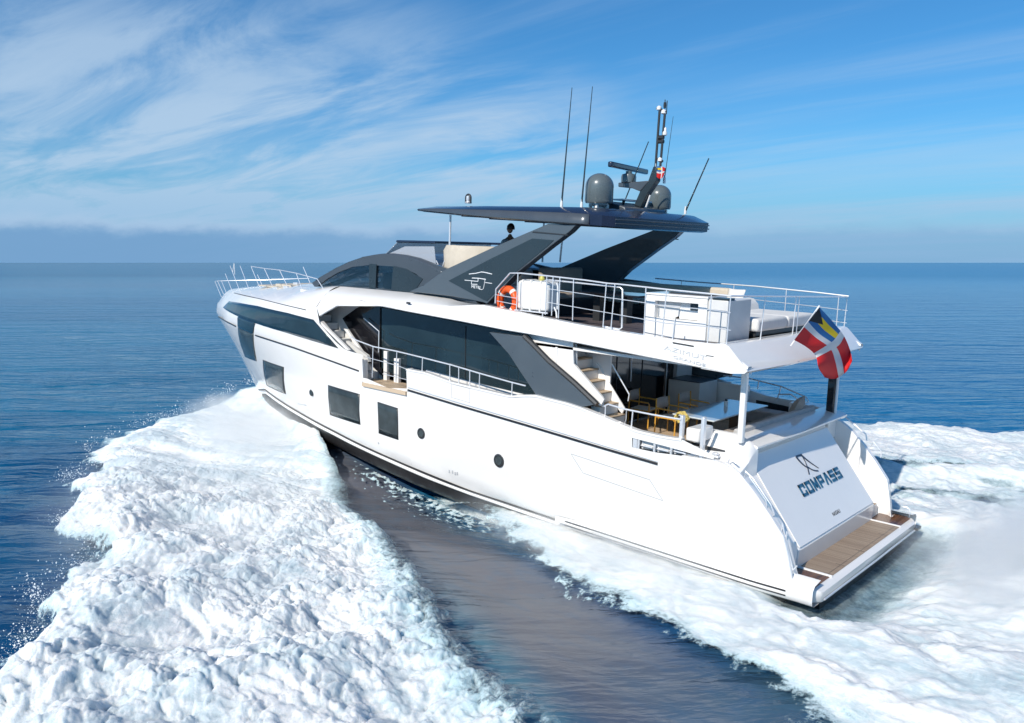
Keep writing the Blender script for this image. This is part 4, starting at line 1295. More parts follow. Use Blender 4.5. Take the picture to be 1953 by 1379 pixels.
# ---- wet bar on the flybridge (built in)
x0, x1 = 2.86, 4.30; yo = 2.50
b = MB()
zt_ = 5.80
b.box((x0, 1.75, 4.9), (x1, yo-.14, zt_-.03)); b.box((x0, yo-.14, 4.9), (x1, yo, 5.30)); b.box((x0, yo-.14, 5.66), (x1, yo, zt_-.03))
b.box((x0, yo-.14, 5.30), (x0+.20, yo, 5.66)); b.box((x1-.22, yo-.14, 5.30), (x1, yo, 5.66)); b.box((x0-.02, 1.72, zt_-.03), (x1+.02, yo+.02, zt_+.01))
wbar = b.build('wet_bar', M['white'], Y, bevel=.006)
b = MB(); b.box((x1-.75, yo-.139, 5.31), (x1-.23, yo-.12, 5.65)); b.build('cupboard_front', M['greyw'], wbar)
b = MB(); b.box((x0+.21, yo-.139, 5.50), (x0+.45, yo-.125, 5.65)); b.build('hob', M['dgrey'], wbar)
b = MB(); b.prism([(x0+.21, yo-.12, 5.31), (x0+.8, yo-.12, 5.31), (x0+.62, yo-.12, 5.40), (x0+.21, yo-.12, 5.42)], (0, -.018, 0)); b.build('splash_lip', M['white'], wbar)
b = MB(); b.box((x0, 1.75, 5.76+.055), (x1-.35, 2.2, 5.83)); b.box((x0+.05, 2.2, 5.812), (x1-.4, 2.24, 5.835)); b.build('bar_lid', M['frame'], wbar)
b = MB(); b.box((x0-.44, 1.45, 4.9), (x0-.002, yo-.03, 5.76)); b.build('bar_end', M['greyw'], wbar, bevel=.02)  # aft face painted greyer than the bar to show its shade
b = MB(); b.box((x0-.44, 2.2, 5.76), (x0-.1, yo-.03, 5.80)); b.build('end_cap', M['dgrey'], wbar)

# =================================================================== LOOSE THINGS ABOARD
# life buoy
p = T(968.5, 574, y=2.78)
t = thing('life_buoy', 'orange life buoy ring with silver tape hung inside the port flybridge rail', 'life buoy', tuple(p), rotz=R(-8))
b = MB(); rows = []
NR = 36
def tor(R0, r0, a0, a1, n, m_=12):
    rr = []
    for i in range(n+1):
        a = a0+(a1-a0)*i/n
        rr.append([((R0+r0*math.cos(k*2*PI/m_))*math.cos(a), r0*math.sin(k*2*PI/m_), (R0+r0*math.cos(k*2*PI/m_))*math.sin(a)) for k in range(m_)])
    return rr
b.grid(tor(.285, .088, 0, 2*PI, NR), close=True); b.build('ring', M['orange'], t)
b = MB()
for k in range(4):
    a = R(35+90*k); b.grid(tor(.285, .091, a, a+.22, 4), close=True)
b.build('tape', M['reflect'], t)
# life raft canister
q0, q1 = T(990, 592, y=2.75), T(1046, 598, y=2.75)
t = thing('life_raft_canister', 'white ribbed life raft canister strapped in a rack at the port flybridge rail', 'life raft', (float((q0[0]+q1[0])/2), 2.6, 5.22))
L_ = abs(q0[0]-q1[0])/2+.02
b = MB(); b.box((-L_, -.26, -.02), (L_, .24, .68)); b.build('shell', M['raft'], t, bevel=.09, seg=4)
b = MB()
for x in (-L_*.55, L_*.08, L_*.62):
    b.box((x-.028, -.285, -.045), (x+.028, .262, .70))
b.build('strap', M['white_matt'], t, bevel=.05)
b = MB(); b.tube([(-L_-.05, .26, -.03), (L_+.08, .26, -.03)], .018, 8); b.tube([(-L_+.1, .26, -.03), (-L_+.1, .26, -.28)], .016, 6); b.tube([(L_-.1, .26, -.03), (L_-.1, .26, -.28)], .016, 6); b.build('cradle', M['chrome'], t)
b = MB(); b.lathe((-.06, -.05, .68), [(.05, 0), (.07, .05), (.04, .11)], 10); b.build('release_unit', mat('release_unit_yellow', (.55, .5, .12), .4), t)

# ensign on its staff
zc0 = T(1514, 656, x=1.55)
t = thing('ensign_flag', 'large red ensign with white cross and Bahamas canton streaming from its stern staff', 'flag', tuple(zc0))
fb = np.array(zc0)
b = MB(); b.tube([T(1508, 660, x=1.52)-fb, T(1563, 583, x=1.13)-fb], .017, 8); b.build('flag_staff', M['whitem'], t)
ctrl = [[(1514, 648), (1529, 628), (1545, 607), (1562, 585)],
        [(1537, 661), (1552, 647), (1567, 632), (1586, 611)],
        [(1556, 679), (1578, 667), (1597, 655), (1608, 638)],
        [(1562, 703), (1587, 692), (1610, 681), (1620, 664)],
        [(1574, 720), (1594, 722), (1615, 708), (1625, 688)]]
C_ = np.array(ctrl, float)
def interp_grid(C_, nu, nv):
    def cr(Pts, t):
        n = len(Pts)-1; s_ = min(int(t*n), n-1); f = t*n-s_
        p0, p1, p2, p3 = Pts[max(s_-1, 0)], Pts[s_], Pts[s_+1], Pts[min(s_+2, n)]
        return .5*((2*p1)+(-p0+p2)*f+(2*p0-5*p1+4*p2-p3)*f*f+(-p0+3*p1-3*p2+p3)*f**3)
    cols = [[cr(C_[i], v/nv) for v in range(nv+1)] for i in range(len(C_))]
    return [[cr([cols[i][v] for i in range(len(C_))], u/nu) for v in range(nv+1)] for u in range(nu+1)]
def flag_mesh(C_, nu, nv, xp, amp, base, name, mt, parent):
    G = interp_grid(C_, nu, nv)
    vs, uv = [], []
    for i, col in enumerate(G):
        for j, px in enumerate(col):
            u, v = i/nu, j/nv
            d_ = amp*u*(math.sin(7.5*u+3.2*v)+.5*math.sin(15*u-5*v+1)+.35*math.sin(11*v+4*u))
            vs.append(tuple(T(px[0], px[1], x=xp+d_)-base)); uv.append((u, v))
    fs = [(i*(nv+1)+j, (i+1)*(nv+1)+j, (i+1)*(nv+1)+j+1, i*(nv+1)+j+1) for i in range(nu) for j in range(nv)]
    me = bpy.data.meshes.new(name); me.from_pydata(vs, [], fs)
    lay = me.uv_layers.new(name='UVMap')
    for lp_ in me.loops: lay.data[lp_.index].uv = uv[lp_.vertex_index]
    me.polygons.foreach_set('use_smooth', [True]*len(me.polygons))
    me.materials.append(mt)
    o = bpy.data.objects.new(name, me); COL.objects.link(o); o.parent = parent
    md = o.modifiers.new('solid', 'SOLIDIFY'); md.thickness = .006
    return o
fm = bpy.data.materials.new('ensign_cloth'); fm.use_nodes = True
q = NT(fm.node_tree)
uvn = q.n('ShaderNodeUVMap'); uvn.uv_map = 'UVMap'
sp_ = q.n('ShaderNodeSeparateXYZ'); q.set(sp_.inputs[0], uvn.outputs[0])
u_, v_ = sp_.outputs[0], sp_.outputs[1]
band = lambda s, a, c_: q.math('MULTIPLY', q.math('GREATER_THAN', s, a), q.math('LESS_THAN', s, c_))
col = (.72, .018, .020, 1)
cross = q.math('MAXIMUM', band(u_, .435, .535), band(v_, .415, .575))
col = q.mix(cross, col, (.74, .74, .74))
cant = q.math('MULTIPLY', q.math('LESS_THAN', u_, .435), q.math('GREATER_THAN', v_, .575))
cv = q.math('DIVIDE', q.math('SUBTRACT', v_, .575), .425)
cc = q.mix(band(cv, .36, .68), (.02, .16, .42, 1), (.85, .62, .01, 1))
tri = q.math('LESS_THAN', q.math('DIVIDE', u_, .435), q.math('MULTIPLY', q.math('SUBTRACT', .5, q.math('ABSOLUTE', q.math('SUBTRACT', cv, .5))), .95))
cc = q.mix(tri, cc, (.012, .012, .014, 1))
col = q.mix(cant, col, cc)
hoist = q.math('LESS_THAN', u_, .018); col = q.mix(hoist, col, (.72, .72, .72))
pr = q.n('ShaderNodeBsdfPrincipled'); q.set(pr.inputs['Base Color'], col); pr.inputs['Roughness'].default_value = .75
tl = q.n('ShaderNodeBsdfTranslucent'); q.set(tl.inputs[0], col)
ms = q.n('ShaderNodeMixShader'); ms.inputs[0].default_value = .22; q.set(ms.inputs[1], pr.outputs[0]); q.set(ms.inputs[2], tl.outputs[0])
oo = q.n('ShaderNodeOutputMaterial'); q.set(oo.inputs[0], ms.outputs[0])
flag_mesh(C_, 60, 36, 1.17, .10, fb, 'flag_cloth', fm, t)
# small courtesy flag on the mast
cb = mp(1262, 340)
t = thing('courtesy_flag', 'small red and white courtesy flag flying below the mast lights', 'flag', tuple(cb))
C2 = np.array([[(1252, 337), (1252, 331), (1251, 325), (1250, 318)], [(1258, 341), (1259, 333), (1259, 326), (1258, 317)], [(1263, 339), (1265, 331), (1266, 325), (1266, 319)], [(1265, 336), (1268, 330), (1269, 325), (1270, 321)]], float)
base2 = np.array(cb)
G = interp_grid(C2, 12, 10)
vs, uv = [], []
for i, colm in enumerate(G):
    for j, px in enumerate(colm):
        vs.append(tuple(T(px[0], px[1], y=.08+.03*math.sin(i*.9))-base2)); uv.append((i/12, j/10))
me = bpy.data.meshes.new('flag_cloth'); me.from_pydata(vs, [], [(i*11+j, (i+1)*11+j, (i+1)*11+j+1, i*11+j+1) for i in range(12) for j in range(10)])
lay = me.uv_layers.new(name='UVMap')
for lp_ in me.loops: lay.data[lp_.index].uv = uv[lp_.vertex_index]
me.materials.append(fm)
o = bpy.data.objects.new('flag_cloth', me); COL.objects.link(o); o.parent = t
o.modifiers.new('solid', 'SOLIDIFY').thickness = .006
b = MB(); b.tube([mp(1251, 338, .08)-base2, mp(1250.5, 312, .08)-base2], .008, 6); b.build('halyard', M['whitem'], t)

# director chairs
ZF = 2.34
def make_chair(label, base, rot):
    t = thing('director_chair', label, 'chair', base, rot, 'director chairs in the cockpit')
    b = MB(); b.box((-.26, -.25, .42), (.24, .25, .445)); b.build('seat', M['slingw'], t, bevel=.01)
    b = MB(); rows = []
    for y in np.linspace(-.27, .27, 9):
        k = 1-(y/.27)**2
        rows.append([(-.27-.035*k, y, .60), (-.29-.04*k, y, .86)])
    b.grid(rows); b.build('backrest', M['sling'], t, solid=.012)
    for s in (1, -1):
        b = MB(); b.tube([(-.28, .29*s, .0), (-.27, .29*s, .62), (-.28, .28*s, .87)], .017, 8); b.build('leg', M['yellowwood'], t)
        b = MB(); b.tube([(.26, .29*s, 0), (.27, .29*s, .60), (.24, .29*s, .635), (-.27, .29*s, .645)], .019, 8); b.build('leg', M['yellowwood'], t)
    b = MB()
    for s in (1, -1): b.tube([(-.28, .28*s, .43), (.26, .28*s, .43)], .015, 6)
    b.tube([(-.2, -.28, .40), (-.2, .28, .40)], .013, 6); b.tube([(.22, -.28, .40), (.22, .28, .40)], .013, 6); b.build('seat_frame', M['yellowwood'], t)
    return t
ch = make_chair('yellow wood director chair standing alone in front of the dark salon doors', (5.72, .12, ZF), R(188))
dup(ch, (4.70, .48, ZF), R(180), 'yellow wood director chair at the near port end of the pale dining table', 'director chairs in the cockpit')
dup(ch, (4.70, -.55, ZF), R(180), 'director chair at the dining table just in front of the grey bar unit', 'director chairs in the cockpit')
# dining table
t = thing('dining_table', 'pale glass topped dining table in the shaded aft cockpit', 'table', (3.62, .1, ZF))
b = MB(); b.box((-.52, -1.35, .70), (.52, 1.33, .735)); b.build('table_top', M['table'], t, bevel=.012)
for y in (-.75, .75):
    b = MB(); b.box((-.12, y-.12, 0), (.12, y+.12, .70)); b.build('pedestal', M['frame'], t, bevel=.02)
tb = thing('table_caddy', 'small pale caddy standing on the dining table', 'caddy', (3.75, -.35, ZF+.735))
b = MB(); b.lathe((0, 0, 0), [(.04, 0), (.05, .10), (.045, .12)], 14); b.build('cup', M['white_matt'], tb)
b = MB(); b.lathe((0, 0, .12), [(.03, 0), (.03, .05)], 10); b.build('lid', M['frame'], tb)
# cockpit sofa
t = thing('cockpit_sofa', 'long taupe sofa built along the aft end of the cockpit', 'sofa', (2.62, -.1, ZF))
b = MB(); b.box((-.22, -2.0, .0), (.50, 1.95, .30)); b.build('base', M['white'], t, bevel=.02)
b = MB()
for y0, y1 in ((-2.0, -.7), (-.68, .62), (.64, 1.94)): b.box((-.2, y0, .30), (.50, y1, .46))
b.build('seat', M['taupe'], t, bevel=.04, seg=3)
b = MB(); b.prism([(-.34, -2.05, .42), (-.10, -2.05, .42), (-.20, -2.05, .74), (-.32, -2.05, .74)], (0, 4.0, 0)); b.build('backrest', M['greyup'], t, bevel=.03, seg=3)
b = MB(); b.box((-.1, -2.25, .1), (1.5, -1.75, .44)); b.build('side_seat', M['greyup'], t, bevel=.05)
def cushion(name, label, base, sz, mt, rx=0, rz=0):
    t = thing(name, label, 'cushion', base, rz)
    b = MB(); n = 12; rows = []
    for i in range(n+1):
        row = []
        for j in range(n+1):
            x, y = -1+2*i/n, -1+2*j/n
            k = (1-abs(x)**3)*(1-abs(y)**3)
            row.append((x*sz[0]*(1-.06*(1-abs(y)**2)), y*sz[1]*(1-.06*(1-abs(x)**2)), sz[2]*k**.6))
        rows.append(row)
    b.grid(rows)
    b.grid([[(x, y, -z) for x, y, z in r] for r in rows])
    o = b.build('cover', mt, t, ang=60)
    o.rotation_euler = (0, rx, 0)
    return t
cushion('scatter_cushion', 'big brown taupe cushion leaning on the starboard end of the cockpit sofa', (2.52, -1.52, ZF+.70), (.30, .42, .13), M['taupe'], R(68), R(14))
# yellow mooring rope at the gate
p = T(1302, 796, y=2.6)
t = thing('coiled_rope', 'coil of yellow mooring rope hanging by the port cockpit gate', 'rope', tuple(p))
b = MB(); pts = []
for k in range(120):
    a = k*.35; pts.append(((.13+.02*math.sin(k*1.7))*math.cos(a), .03*math.sin(k*.9)+k*.0006, (.10+.02*math.cos(k*1.3))*math.sin(a)))
b.tube(pts, .016, 6); b.build('coil', mat('rope_yellow', (.55, .42, .12), .8, vary=.2, vscale=30), t)

# sun bed on the aft flybridge
t = thing('sun_bed', 'white double sun bed at the aft end of the flybridge', 'sun bed', (3.0, -.1, 4.905))
b = MB(); b.box((-.62, -1.45, .05), (.9, 1.35, .20)); b.build('base', M['frame'], t, bevel=.02)
b = MB()
for y0, y1 in ((-1.5, -.02), (.0, 1.46)): b.box((-.72, y0, .17), (.95, y1, .44))
b.build('mattress', M['offw'], t, bevel=.07, seg=4)
b = MB(); rows = []
for y in np.linspace(-1.4, 1.4, 18):
    rows.append([(.98, y, .36), (.62, y, .38), (.66, y, .56), (.78, y, .68), (.90, y, .70), (1.0, y, .62)])
b.grid(rows, ends=True); b.build('backrest', M['offw'], t, ang=40)
# settee near the bar and others under the hardtop
t = thing('flybridge_settee', 'beige settee on the starboard side of the flybridge seen through the rail', 'settee', (7.3, -1.75, 4.905))
b = MB(); b.box((-2.4, -.75, 0), (1.9, .3, .30)); b.build('base', M['frame'], t, bevel=.02)
b = MB()
for k in range(4): b.box((-2.4+k*1.07, -.7, .30), (-2.4+k*1.07+1.04, .33, .46))
b.build('seat', M['cream'], t, bevel=.05, seg=3)
b = MB(); b.box((-2.4, -.85, .40), (1.9, -.6, .84)); b.build('backrest', M['cream'], t, bevel=.06, seg=3)
cushion('scatter_cushion', 'cream cushion propped on the beige flybridge settee', (4.6, -2.15, 4.905+.66), (.2, .26, .08), M['offw'], R(70), R(80))
t = thing('flybridge_table', 'dark glossy dining table in the shade under the hardtop', 'table', (6.4, .7, 4.905))
b = MB(); b.box((-1.1, -.55, .68), (1.1, .55, .72)); b.build('table_top', M['blackgl'], t, bevel=.012)
for x_ in (-.4, .4):
    b = MB(); b.box((x_-.1, -.12, 0), (x_+.1, .12, .68)); b.build('pedestal', M['frame'], t)
# forward sofa beside the helm
p = T(900, 500, y=1.2)
t = thing('helm_sofa', 'large cream sofa with curved back on the forward flybridge', 'sofa', (10.3, .9, 5.5))
b = MB(); rows = []
for k in range(19):
    a = PI*k/18-.1
    cx, cy = -.0+1.0*math.cos(a)*-1, .2+.95*math.sin(a)
    rows.append([(cx, cy, .25), (cx*1.16, .2+(cy-.2)*1.16, .25), (cx*1.20, .2+(cy-.2)*1.20, 1.0), (cx*1.12, .2+(cy-.2)*1.12, 1.14), (cx*1.02, .2+(cy-.2)*1.02, 1.10)])
b.grid(rows, close=True, ends=True); b.build('backrest', M['cream'], t, ang=45)
b = MB(); b.box((-1.0, -.6, .15), (1.0, 1.1, .55)); b.build('seat', M['offw'], t, bevel=.06, seg=3)
b = MB(); b.box((-1.1, -.9, -.55), (1.1, 1.2, .15)); b.build('base', M['greyw'], t, bevel=.03)
b = MB()
for (a0, a1) in (((832, 497), (848, 530)), ((848, 497), (838, 525)), ((856, 500), (862, 520))):
    b.tube([T(*a0, y=2.0)-np.array([10.3, .9, 5.5]), T(*a1, y=2.0)-np.array([10.3, .9, 5.5])], .016, 6)
b.build('side_frame', M['chrome'], t)
t = thing('bench_seat', 'taupe bench seat behind the port hardtop leg', 'bench', (8.5, -.3, 4.905))
b = MB(); b.box((-.3, -.9, 0), (.35, .9, .42)); b.build('base', M['frame'], t, bevel=.02)
b = MB(); b.box((-.32, -.92, .42), (.37, .92, .58)); b.build('seat', M['taupe'], t, bevel=.05, seg=3)
b = MB(); b.box((.25, -.9, .55), (.42, .9, 1.22)); b.build('backrest', M['taupe'], t, bevel=.07, seg=3)

# the helmsman
hd = T(973.5, 432, y=.55)
t = thing('person', 'dark haired person in a grey shirt standing under the hardtop behind the port leg', 'person', (hd[0], .55, 4.905))
def skin_body(name, joints, edges, mt, parent, root=0):
    me = bpy.data.meshes.new(name); me.from_pydata([j[0] for j in joints], edges, [])
    o = bpy.data.objects.new(name, me); COL.objects.link(o); o.parent = parent
    md = o.modifiers.new('skin', 'SKIN'); md.use_smooth_shade = True
    for i, j in enumerate(joints):
        sv = me.skin_vertices[0].data[i]; r_ = j[1]; sv.radius = r_ if hasattr(r_, '__len__') else (r_, r_)
        sv.use_root = (i == root)
    o.modifiers.new('sub', 'SUBSURF').levels = 1
    o.modifiers['sub'].render_levels = 2
    me.materials.append(mt)
    return o
H = float(hd[2]-4.905)+.10
k = H/1.78
J = [((0, 0, .95), (.15, .11)), ((0, 0, 1.2), (.15, .11)), ((0, 0, 1.42), (.16, .11)), ((0, 0, 1.50), .06), ((.01, 0, 1.56), .055),
     ((0, .10, .88), .09), ((.02, .11, .50), .065), ((0, .11, .08), .045), ((.12, .11, .04), .04),
     ((0, -.10, .88), .09), ((.02, -.11, .50), .065), ((0, -.11, .08), .045), ((.12, -.11, .04), .04),
     ((0, .20, 1.40), .055), ((.06, .26, 1.14), .042), ((.28, .22, 1.06), .032), ((.36, .21, 1.07), .03),
     ((0, -.20, 1.40), .055), ((.06, -.26, 1.14), .042), ((.28, -.22, 1.06), .032), ((.36, -.21, 1.07), .03)]
E_ = [(0, 1), (1, 2), (2, 3), (3, 4), (0, 5), (5, 6), (6, 7), (7, 8), (0, 9), (9, 10), (10, 11), (11, 12), (2, 13), (13, 14), (14, 15), (15, 16), (2, 17), (17, 18), (18, 19), (19, 20)]
J = [((p_[0]*k, p_[1]*k, p_[2]*k), r_) for p_, r_ in J]
skin_body('body', J, E_, M['skin'], t)
JS = [((0, 0, .92*k), (.165, .125)), ((0, 0, 1.2*k), (.165, .125)), ((0, 0, 1.42*k), (.17, .12)), ((0, .20*k, 1.40*k), .07), ((.04, .25*k, 1.18*k), .062), ((0, -.20*k, 1.40*k), .07), ((.04, -.25*k, 1.18*k), .062)]
skin_body('shirt', JS, [(0, 1), (1, 2), (2, 3), (3, 4), (2, 5), (5, 6)], M['shirt'], t)
JT = [((0, 0, .95*k), (.16, .12)), ((0, .10*k, .86*k), .105), ((.02, .11*k, .50*k), .08), ((0, .11*k, .12*k), .065), ((0, -.10*k, .86*k), .105), ((.02, -.11*k, .50*k), .08), ((0, -.11*k, .12*k), .065)]
skin_body('trousers', JT, [(0, 1), (1, 2), (2, 3), (0, 4), (4, 5), (5, 6)], M['trouser'], t)
def egg(name, c, r_, mt, parent, cut=None, n=20):
    b = MB(); rows = []
    for i in range(n+1):
        th2 = PI*i/n
        rows.append([(c[0]+r_[0]*math.sin(th2)*math.cos(2*PI*j/24), c[1]+r_[1]*math.sin(th2)*math.sin(2*PI*j/24), c[2]+r_[2]*math.cos(th2)) for j in range(24)])
    b.grid(rows, close=True)
    return b.build(name, mt, parent, ang=180)
hz_ = 1.66*k
b = MB(); rows = []
for i in range(21):
    th2 = PI*i/20
    row = []
    for j in range(24):
        ph = 2*PI*j/24; z = math.cos(th2); rr = math.sin(th2)
        x = .098*rr*math.cos(ph); y = .078*rr*math.sin(ph)
        if math.cos(ph) > .8 and -.45 < z < .05: x += .022*(1-abs(z+.2)/.25)*max(0, (math.cos(ph)-.8)/.2)   # nose
        if z < -.3: x *= .92; y *= .86
        row.append((x+.01, y, hz_+.125*z))
    rows.append(row)
b.grid(rows, close=True); head = b.build('head', M['skin'], t, ang=180)
for s in (1, -1):
    egg('ear', (0, .08*s, hz_-.01), (.02, .012, .032), M['skin'], head, n=8)
    egg('eye', (.095, .032*s, hz_+.012), (.010, .013, .009), M['frame'], head, n=8)
egg('mouth', (.094, 0, hz_-.065), (.008, .024, .006), mat('lips', (.30, .10, .08), .5), head, n=8)
b = MB(); rows = []
for i in range(13):
    th2 = PI*.58*i/12
    rows.append([(-.012+.106*math.sin(th2)*math.cos(2*PI*j/24)-(.012 if math.cos(2*PI*j/24) < 0 else .0), .088*math.sin(th2)*math.sin(2*PI*j/24), hz_+.012+.135*math.cos(th2)+(.05*max(0, math.cos(2*PI*j/24)) if i > 8 else 0)) for j in range(24)])
b.grid(rows, close=True); b.build('hair', M['hair'], t, ang=180, solid=.01)
for s in (1, -1):       # hands: palm with five separate fingers closed on the wheel rim
    hx, hy, hz2 = .40*k, .21*k*s, 1.07*k
    jj = [((.36*k, hy, hz2), .028), ((hx+.04, hy, hz2), (.038, .018))]; ee = [(0, 1)]
    hand = skin_body('hand', jj, ee, M['skin'], t)
    for f_ in range(4):
        fy = hy+(-.030+.020*f_); ln = (.85, 1.0, .95, .75)[f_]
        fj = [((hx+.05, fy, hz2), .009), ((hx+.05+.035*ln, fy, hz2-.006), .0085), ((hx+.055+.045*ln, fy, hz2-.035), .008), ((hx+.05+.02*ln, fy, hz2-.05), .007)]
        skin_body('finger', fj, [(0, 1), (1, 2), (2, 3)], M['skin'], hand)
    fj = [((hx+.0, hy-.03*s, hz2), .011), ((hx+.03, hy-.05*s, hz2-.02), .010), ((hx+.055, hy-.045*s, hz2-.04), .009)]
    skin_body('thumb', fj, [(0, 1), (1, 2)], M['skin'], hand)
# =================================================================== SEA, BOW WAVE AND WAKE
rng = np.random.default_rng(7)
PERM = rng.permutation(4096)
GRD = rng.uniform(0, 2*PI, 4096); GX, GY = np.cos(GRD), np.sin(GRD)
def perlin(x, y, seed=0):
    xi, yi = np.floor(x).astype(np.int64), np.floor(y).astype(np.int64)
    xf, yf = x-xi, y-yi
    u = xf*xf*xf*(xf*(xf*6-15)+10); v = yf*yf*yf*(yf*(yf*6-15)+10)
    def g(ix, iy, dx, dy):
        h = PERM[(PERM[(ix+seed*131) & 4095]+iy) & 4095]
        return GX[h]*dx+GY[h]*dy
    a = g(xi, yi, xf, yf); b_ = g(xi+1, yi, xf-1, yf)
    c_ = g(xi, yi+1, xf, yf-1); d_ = g(xi+1, yi+1, xf-1, yf-1)
    return 1.5*((a*(1-u)+b_*u)*(1-v)+(c_*(1-u)+d_*u)*v)
def fbm(x, y, o=4, seed=0, gain=.5):
    s_, a = 0, 1
    for k in range(o):
        s_ = s_+a*perlin(x*2**k+17*k, y*2**k-9*k, seed+k); a *= gain
    return s_
def billow(x, y, seed=0): return np.sqrt(perlin(x, y, seed)**2+.012)-.10
def domes(x, y, seed=0):
    """rounded heads of foam: 1 in the middle of a head, 0 in the seams between heads"""
    xi, yi = np.floor(x).astype(np.int64), np.floor(y).astype(np.int64)
    best = np.full(x.shape, 9.0)
    for dx in (-1, 0, 1):
        for dy in (-1, 0, 1):
            h = PERM[(PERM[(xi+dx+seed*131) & 4095]+yi+dy) & 4095]
            px_, py_ = xi+dx+.5+.42*GX[h], yi+dy+.5+.42*GY[h]
            best = np.minimum(best, (x-px_)**2+(y-py_)**2)
    return np.sqrt(np.maximum(0, 1-best*1.25))
def smooth(e0, e1, x):
    t = np.clip((x-e0)/(e1-e0), 0, 1); return t*t*(3-2*t)

def grid_obj(name, X, Y_, Z, mt, attrs=None, keep=None, floor=None):
    n, k = X.shape
    co = np.stack([X, Y_, Z], -1).reshape(-1, 3).astype(np.float32)
    idx = np.arange(n*k).reshape(n, k)
    q_ = np.stack([idx[:-1, :-1], idx[1:, :-1], idx[1:, 1:], idx[:-1, 1:]], -1).reshape(-1, 4)
    if keep is not None:
        kp = keep.reshape(-1)
        q_ = q_[kp[q_].any(1)]
        used = np.zeros(n*k, bool); used[q_.ravel()] = True
        remap = np.cumsum(used)-1
        co = co[used]; q_ = remap[q_]
    else: used = np.ones(n*k, bool)
    att = {nm: A.reshape(-1)[used].astype(np.float32) for nm, A in (attrs or {}).items()}
    if floor is not None:        # close the body downwards so light can scatter about inside it
        e_ = np.concatenate([q_[:, [0, 1]], q_[:, [1, 2]], q_[:, [2, 3]], q_[:, [3, 0]]])
        key = np.sort(e_, 1); key = key[:, 0].astype(np.int64)*len(co)+key[:, 1]
        _, inv, cnt = np.unique(key, return_inverse=True, return_counts=True)
        be = e_[cnt[inv] == 1]
        n0 = len(co)
        low = co.copy(); low[:, 2] = floor
        co = np.concatenate([co, low])
        q_ = np.concatenate([q_, q_[:, ::-1]+n0, np.stack([be[:, 1], be[:, 0], be[:, 0]+n0, be[:, 1]+n0], 1)])
        att = {k2: np.concatenate([v2, v2]) for k2, v2 in att.items()}
    me = bpy.data.meshes.new(name)
    me.vertices.add(len(co)); me.vertices.foreach_set('co', co.ravel())
    me.loops.add(q_.size); me.loops.foreach_set('vertex_index', q_.ravel().astype(np.int32))
    me.polygons.add(len(q_)); me.polygons.foreach_set('loop_start', np.arange(0, q_.size, 4, dtype=np.int32))
    me.update(calc_edges=True)
    me.polygons.foreach_set('use_smooth', np.ones(len(q_), bool))
    for nm, A in att.items():
        at = me.attributes.new(nm, 'FLOAT', 'POINT'); at.data.foreach_set('value', A)
    me.materials.append(mt); me.validate()
    o = bpy.data.objects.new(name, me); COL.objects.link(o)
    return o

# water piled up along the hull near the bow
def hull_pile(x, y):
    h0 = np.interp(x, [8, 10, 12, 13.2, 15.2, 17, 20, 23, 25, 27.5], [-.30, -.22, -.03, .20, .55, .72, .75, .6, .1, 0])
    yh = np.interp(x, [0, 14, 18, 22, 25], [2.7, 2.6, 2.0, .9, .1])
    d_ = np.maximum(0, np.abs(y)-yh)
    return h0*np.exp(-(d_/1.0)**2)
# sea surface: one sheet, fine near the boat, reaching to the horizon
def axis(lo, hi, st, far):
    c_ = list(np.arange(lo, hi+1e-6, st)); a, s_ = [], st
    v = hi
    while v < far: s_ *= 1.35; v += s_; a.append(v)
    b2, s_ = [], st; v = lo
    while v > -far: s_ *= 1.35; v -= s_; b2.append(v)
    return np.array(b2[::-1]+c_+a)
ax_, ay_ = axis(-14, 42, .16, 60000), axis(-24, 20, .16, 60000)
GXm, GYm = np.meshgrid(ax_, ay_, indexing='ij')
near = smooth(140, 40, np.hypot(GXm-12, GYm))
swell = (.055*fbm(GXm*.16+.3, GYm*.22, 2, 3)+.030*fbm(GXm*.55, GYm*.8, 2, 11))*near
trough = -.10*np.exp(-((GYm-np.interp(GXm, [-12, 0, 8, 14], [8.8, 7.6, 4.7, 3.0]))/1.3)**2)*smooth(16, 11, GXm)
HZ = hull_pile(GXm, GYm)+swell+trough
# hull's reflection painted grey into the water inside the bow wave; pale aqua water beside the foam
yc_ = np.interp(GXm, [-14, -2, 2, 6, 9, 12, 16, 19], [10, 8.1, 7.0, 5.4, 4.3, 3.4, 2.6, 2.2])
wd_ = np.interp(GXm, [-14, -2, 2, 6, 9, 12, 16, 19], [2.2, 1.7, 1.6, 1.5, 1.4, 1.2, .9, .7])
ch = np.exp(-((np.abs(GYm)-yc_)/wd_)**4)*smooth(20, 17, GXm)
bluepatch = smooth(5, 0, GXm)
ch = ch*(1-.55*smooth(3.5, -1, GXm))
yi_ = np.interp(GXm, [-14, -5, .9, 3.2, 5.7, 8.5, 11.5, 15], [13, 11.2, 9.3, 8.2, 6.9, 5.7, 4.4, 2.8])
aq = np.exp(-(np.maximum(0, yi_-np.abs(GYm)-.0)/.50)**2)*smooth(9, 3, GXm)*(np.abs(GYm) < yi_+5)
aqw = smooth(8.5, 4.5, np.abs(GYm))*smooth(2, -1, GXm)
sm = bpy.data.materials.new('sea_water'); sm.use_nodes = True
q = NT(sm.node_tree)
geo = q.n('ShaderNodeNewGeometry').outputs['Position']
at = lambda nm: q.n('ShaderNodeAttribute', attribute_name=nm).outputs['Fac']
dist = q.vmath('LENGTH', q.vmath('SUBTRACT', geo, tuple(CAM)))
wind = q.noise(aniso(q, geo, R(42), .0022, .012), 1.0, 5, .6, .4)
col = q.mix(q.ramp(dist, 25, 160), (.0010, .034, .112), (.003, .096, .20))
col = q.mix(q.ramp(wind, .4, .65), col, (.006, .135, .25))
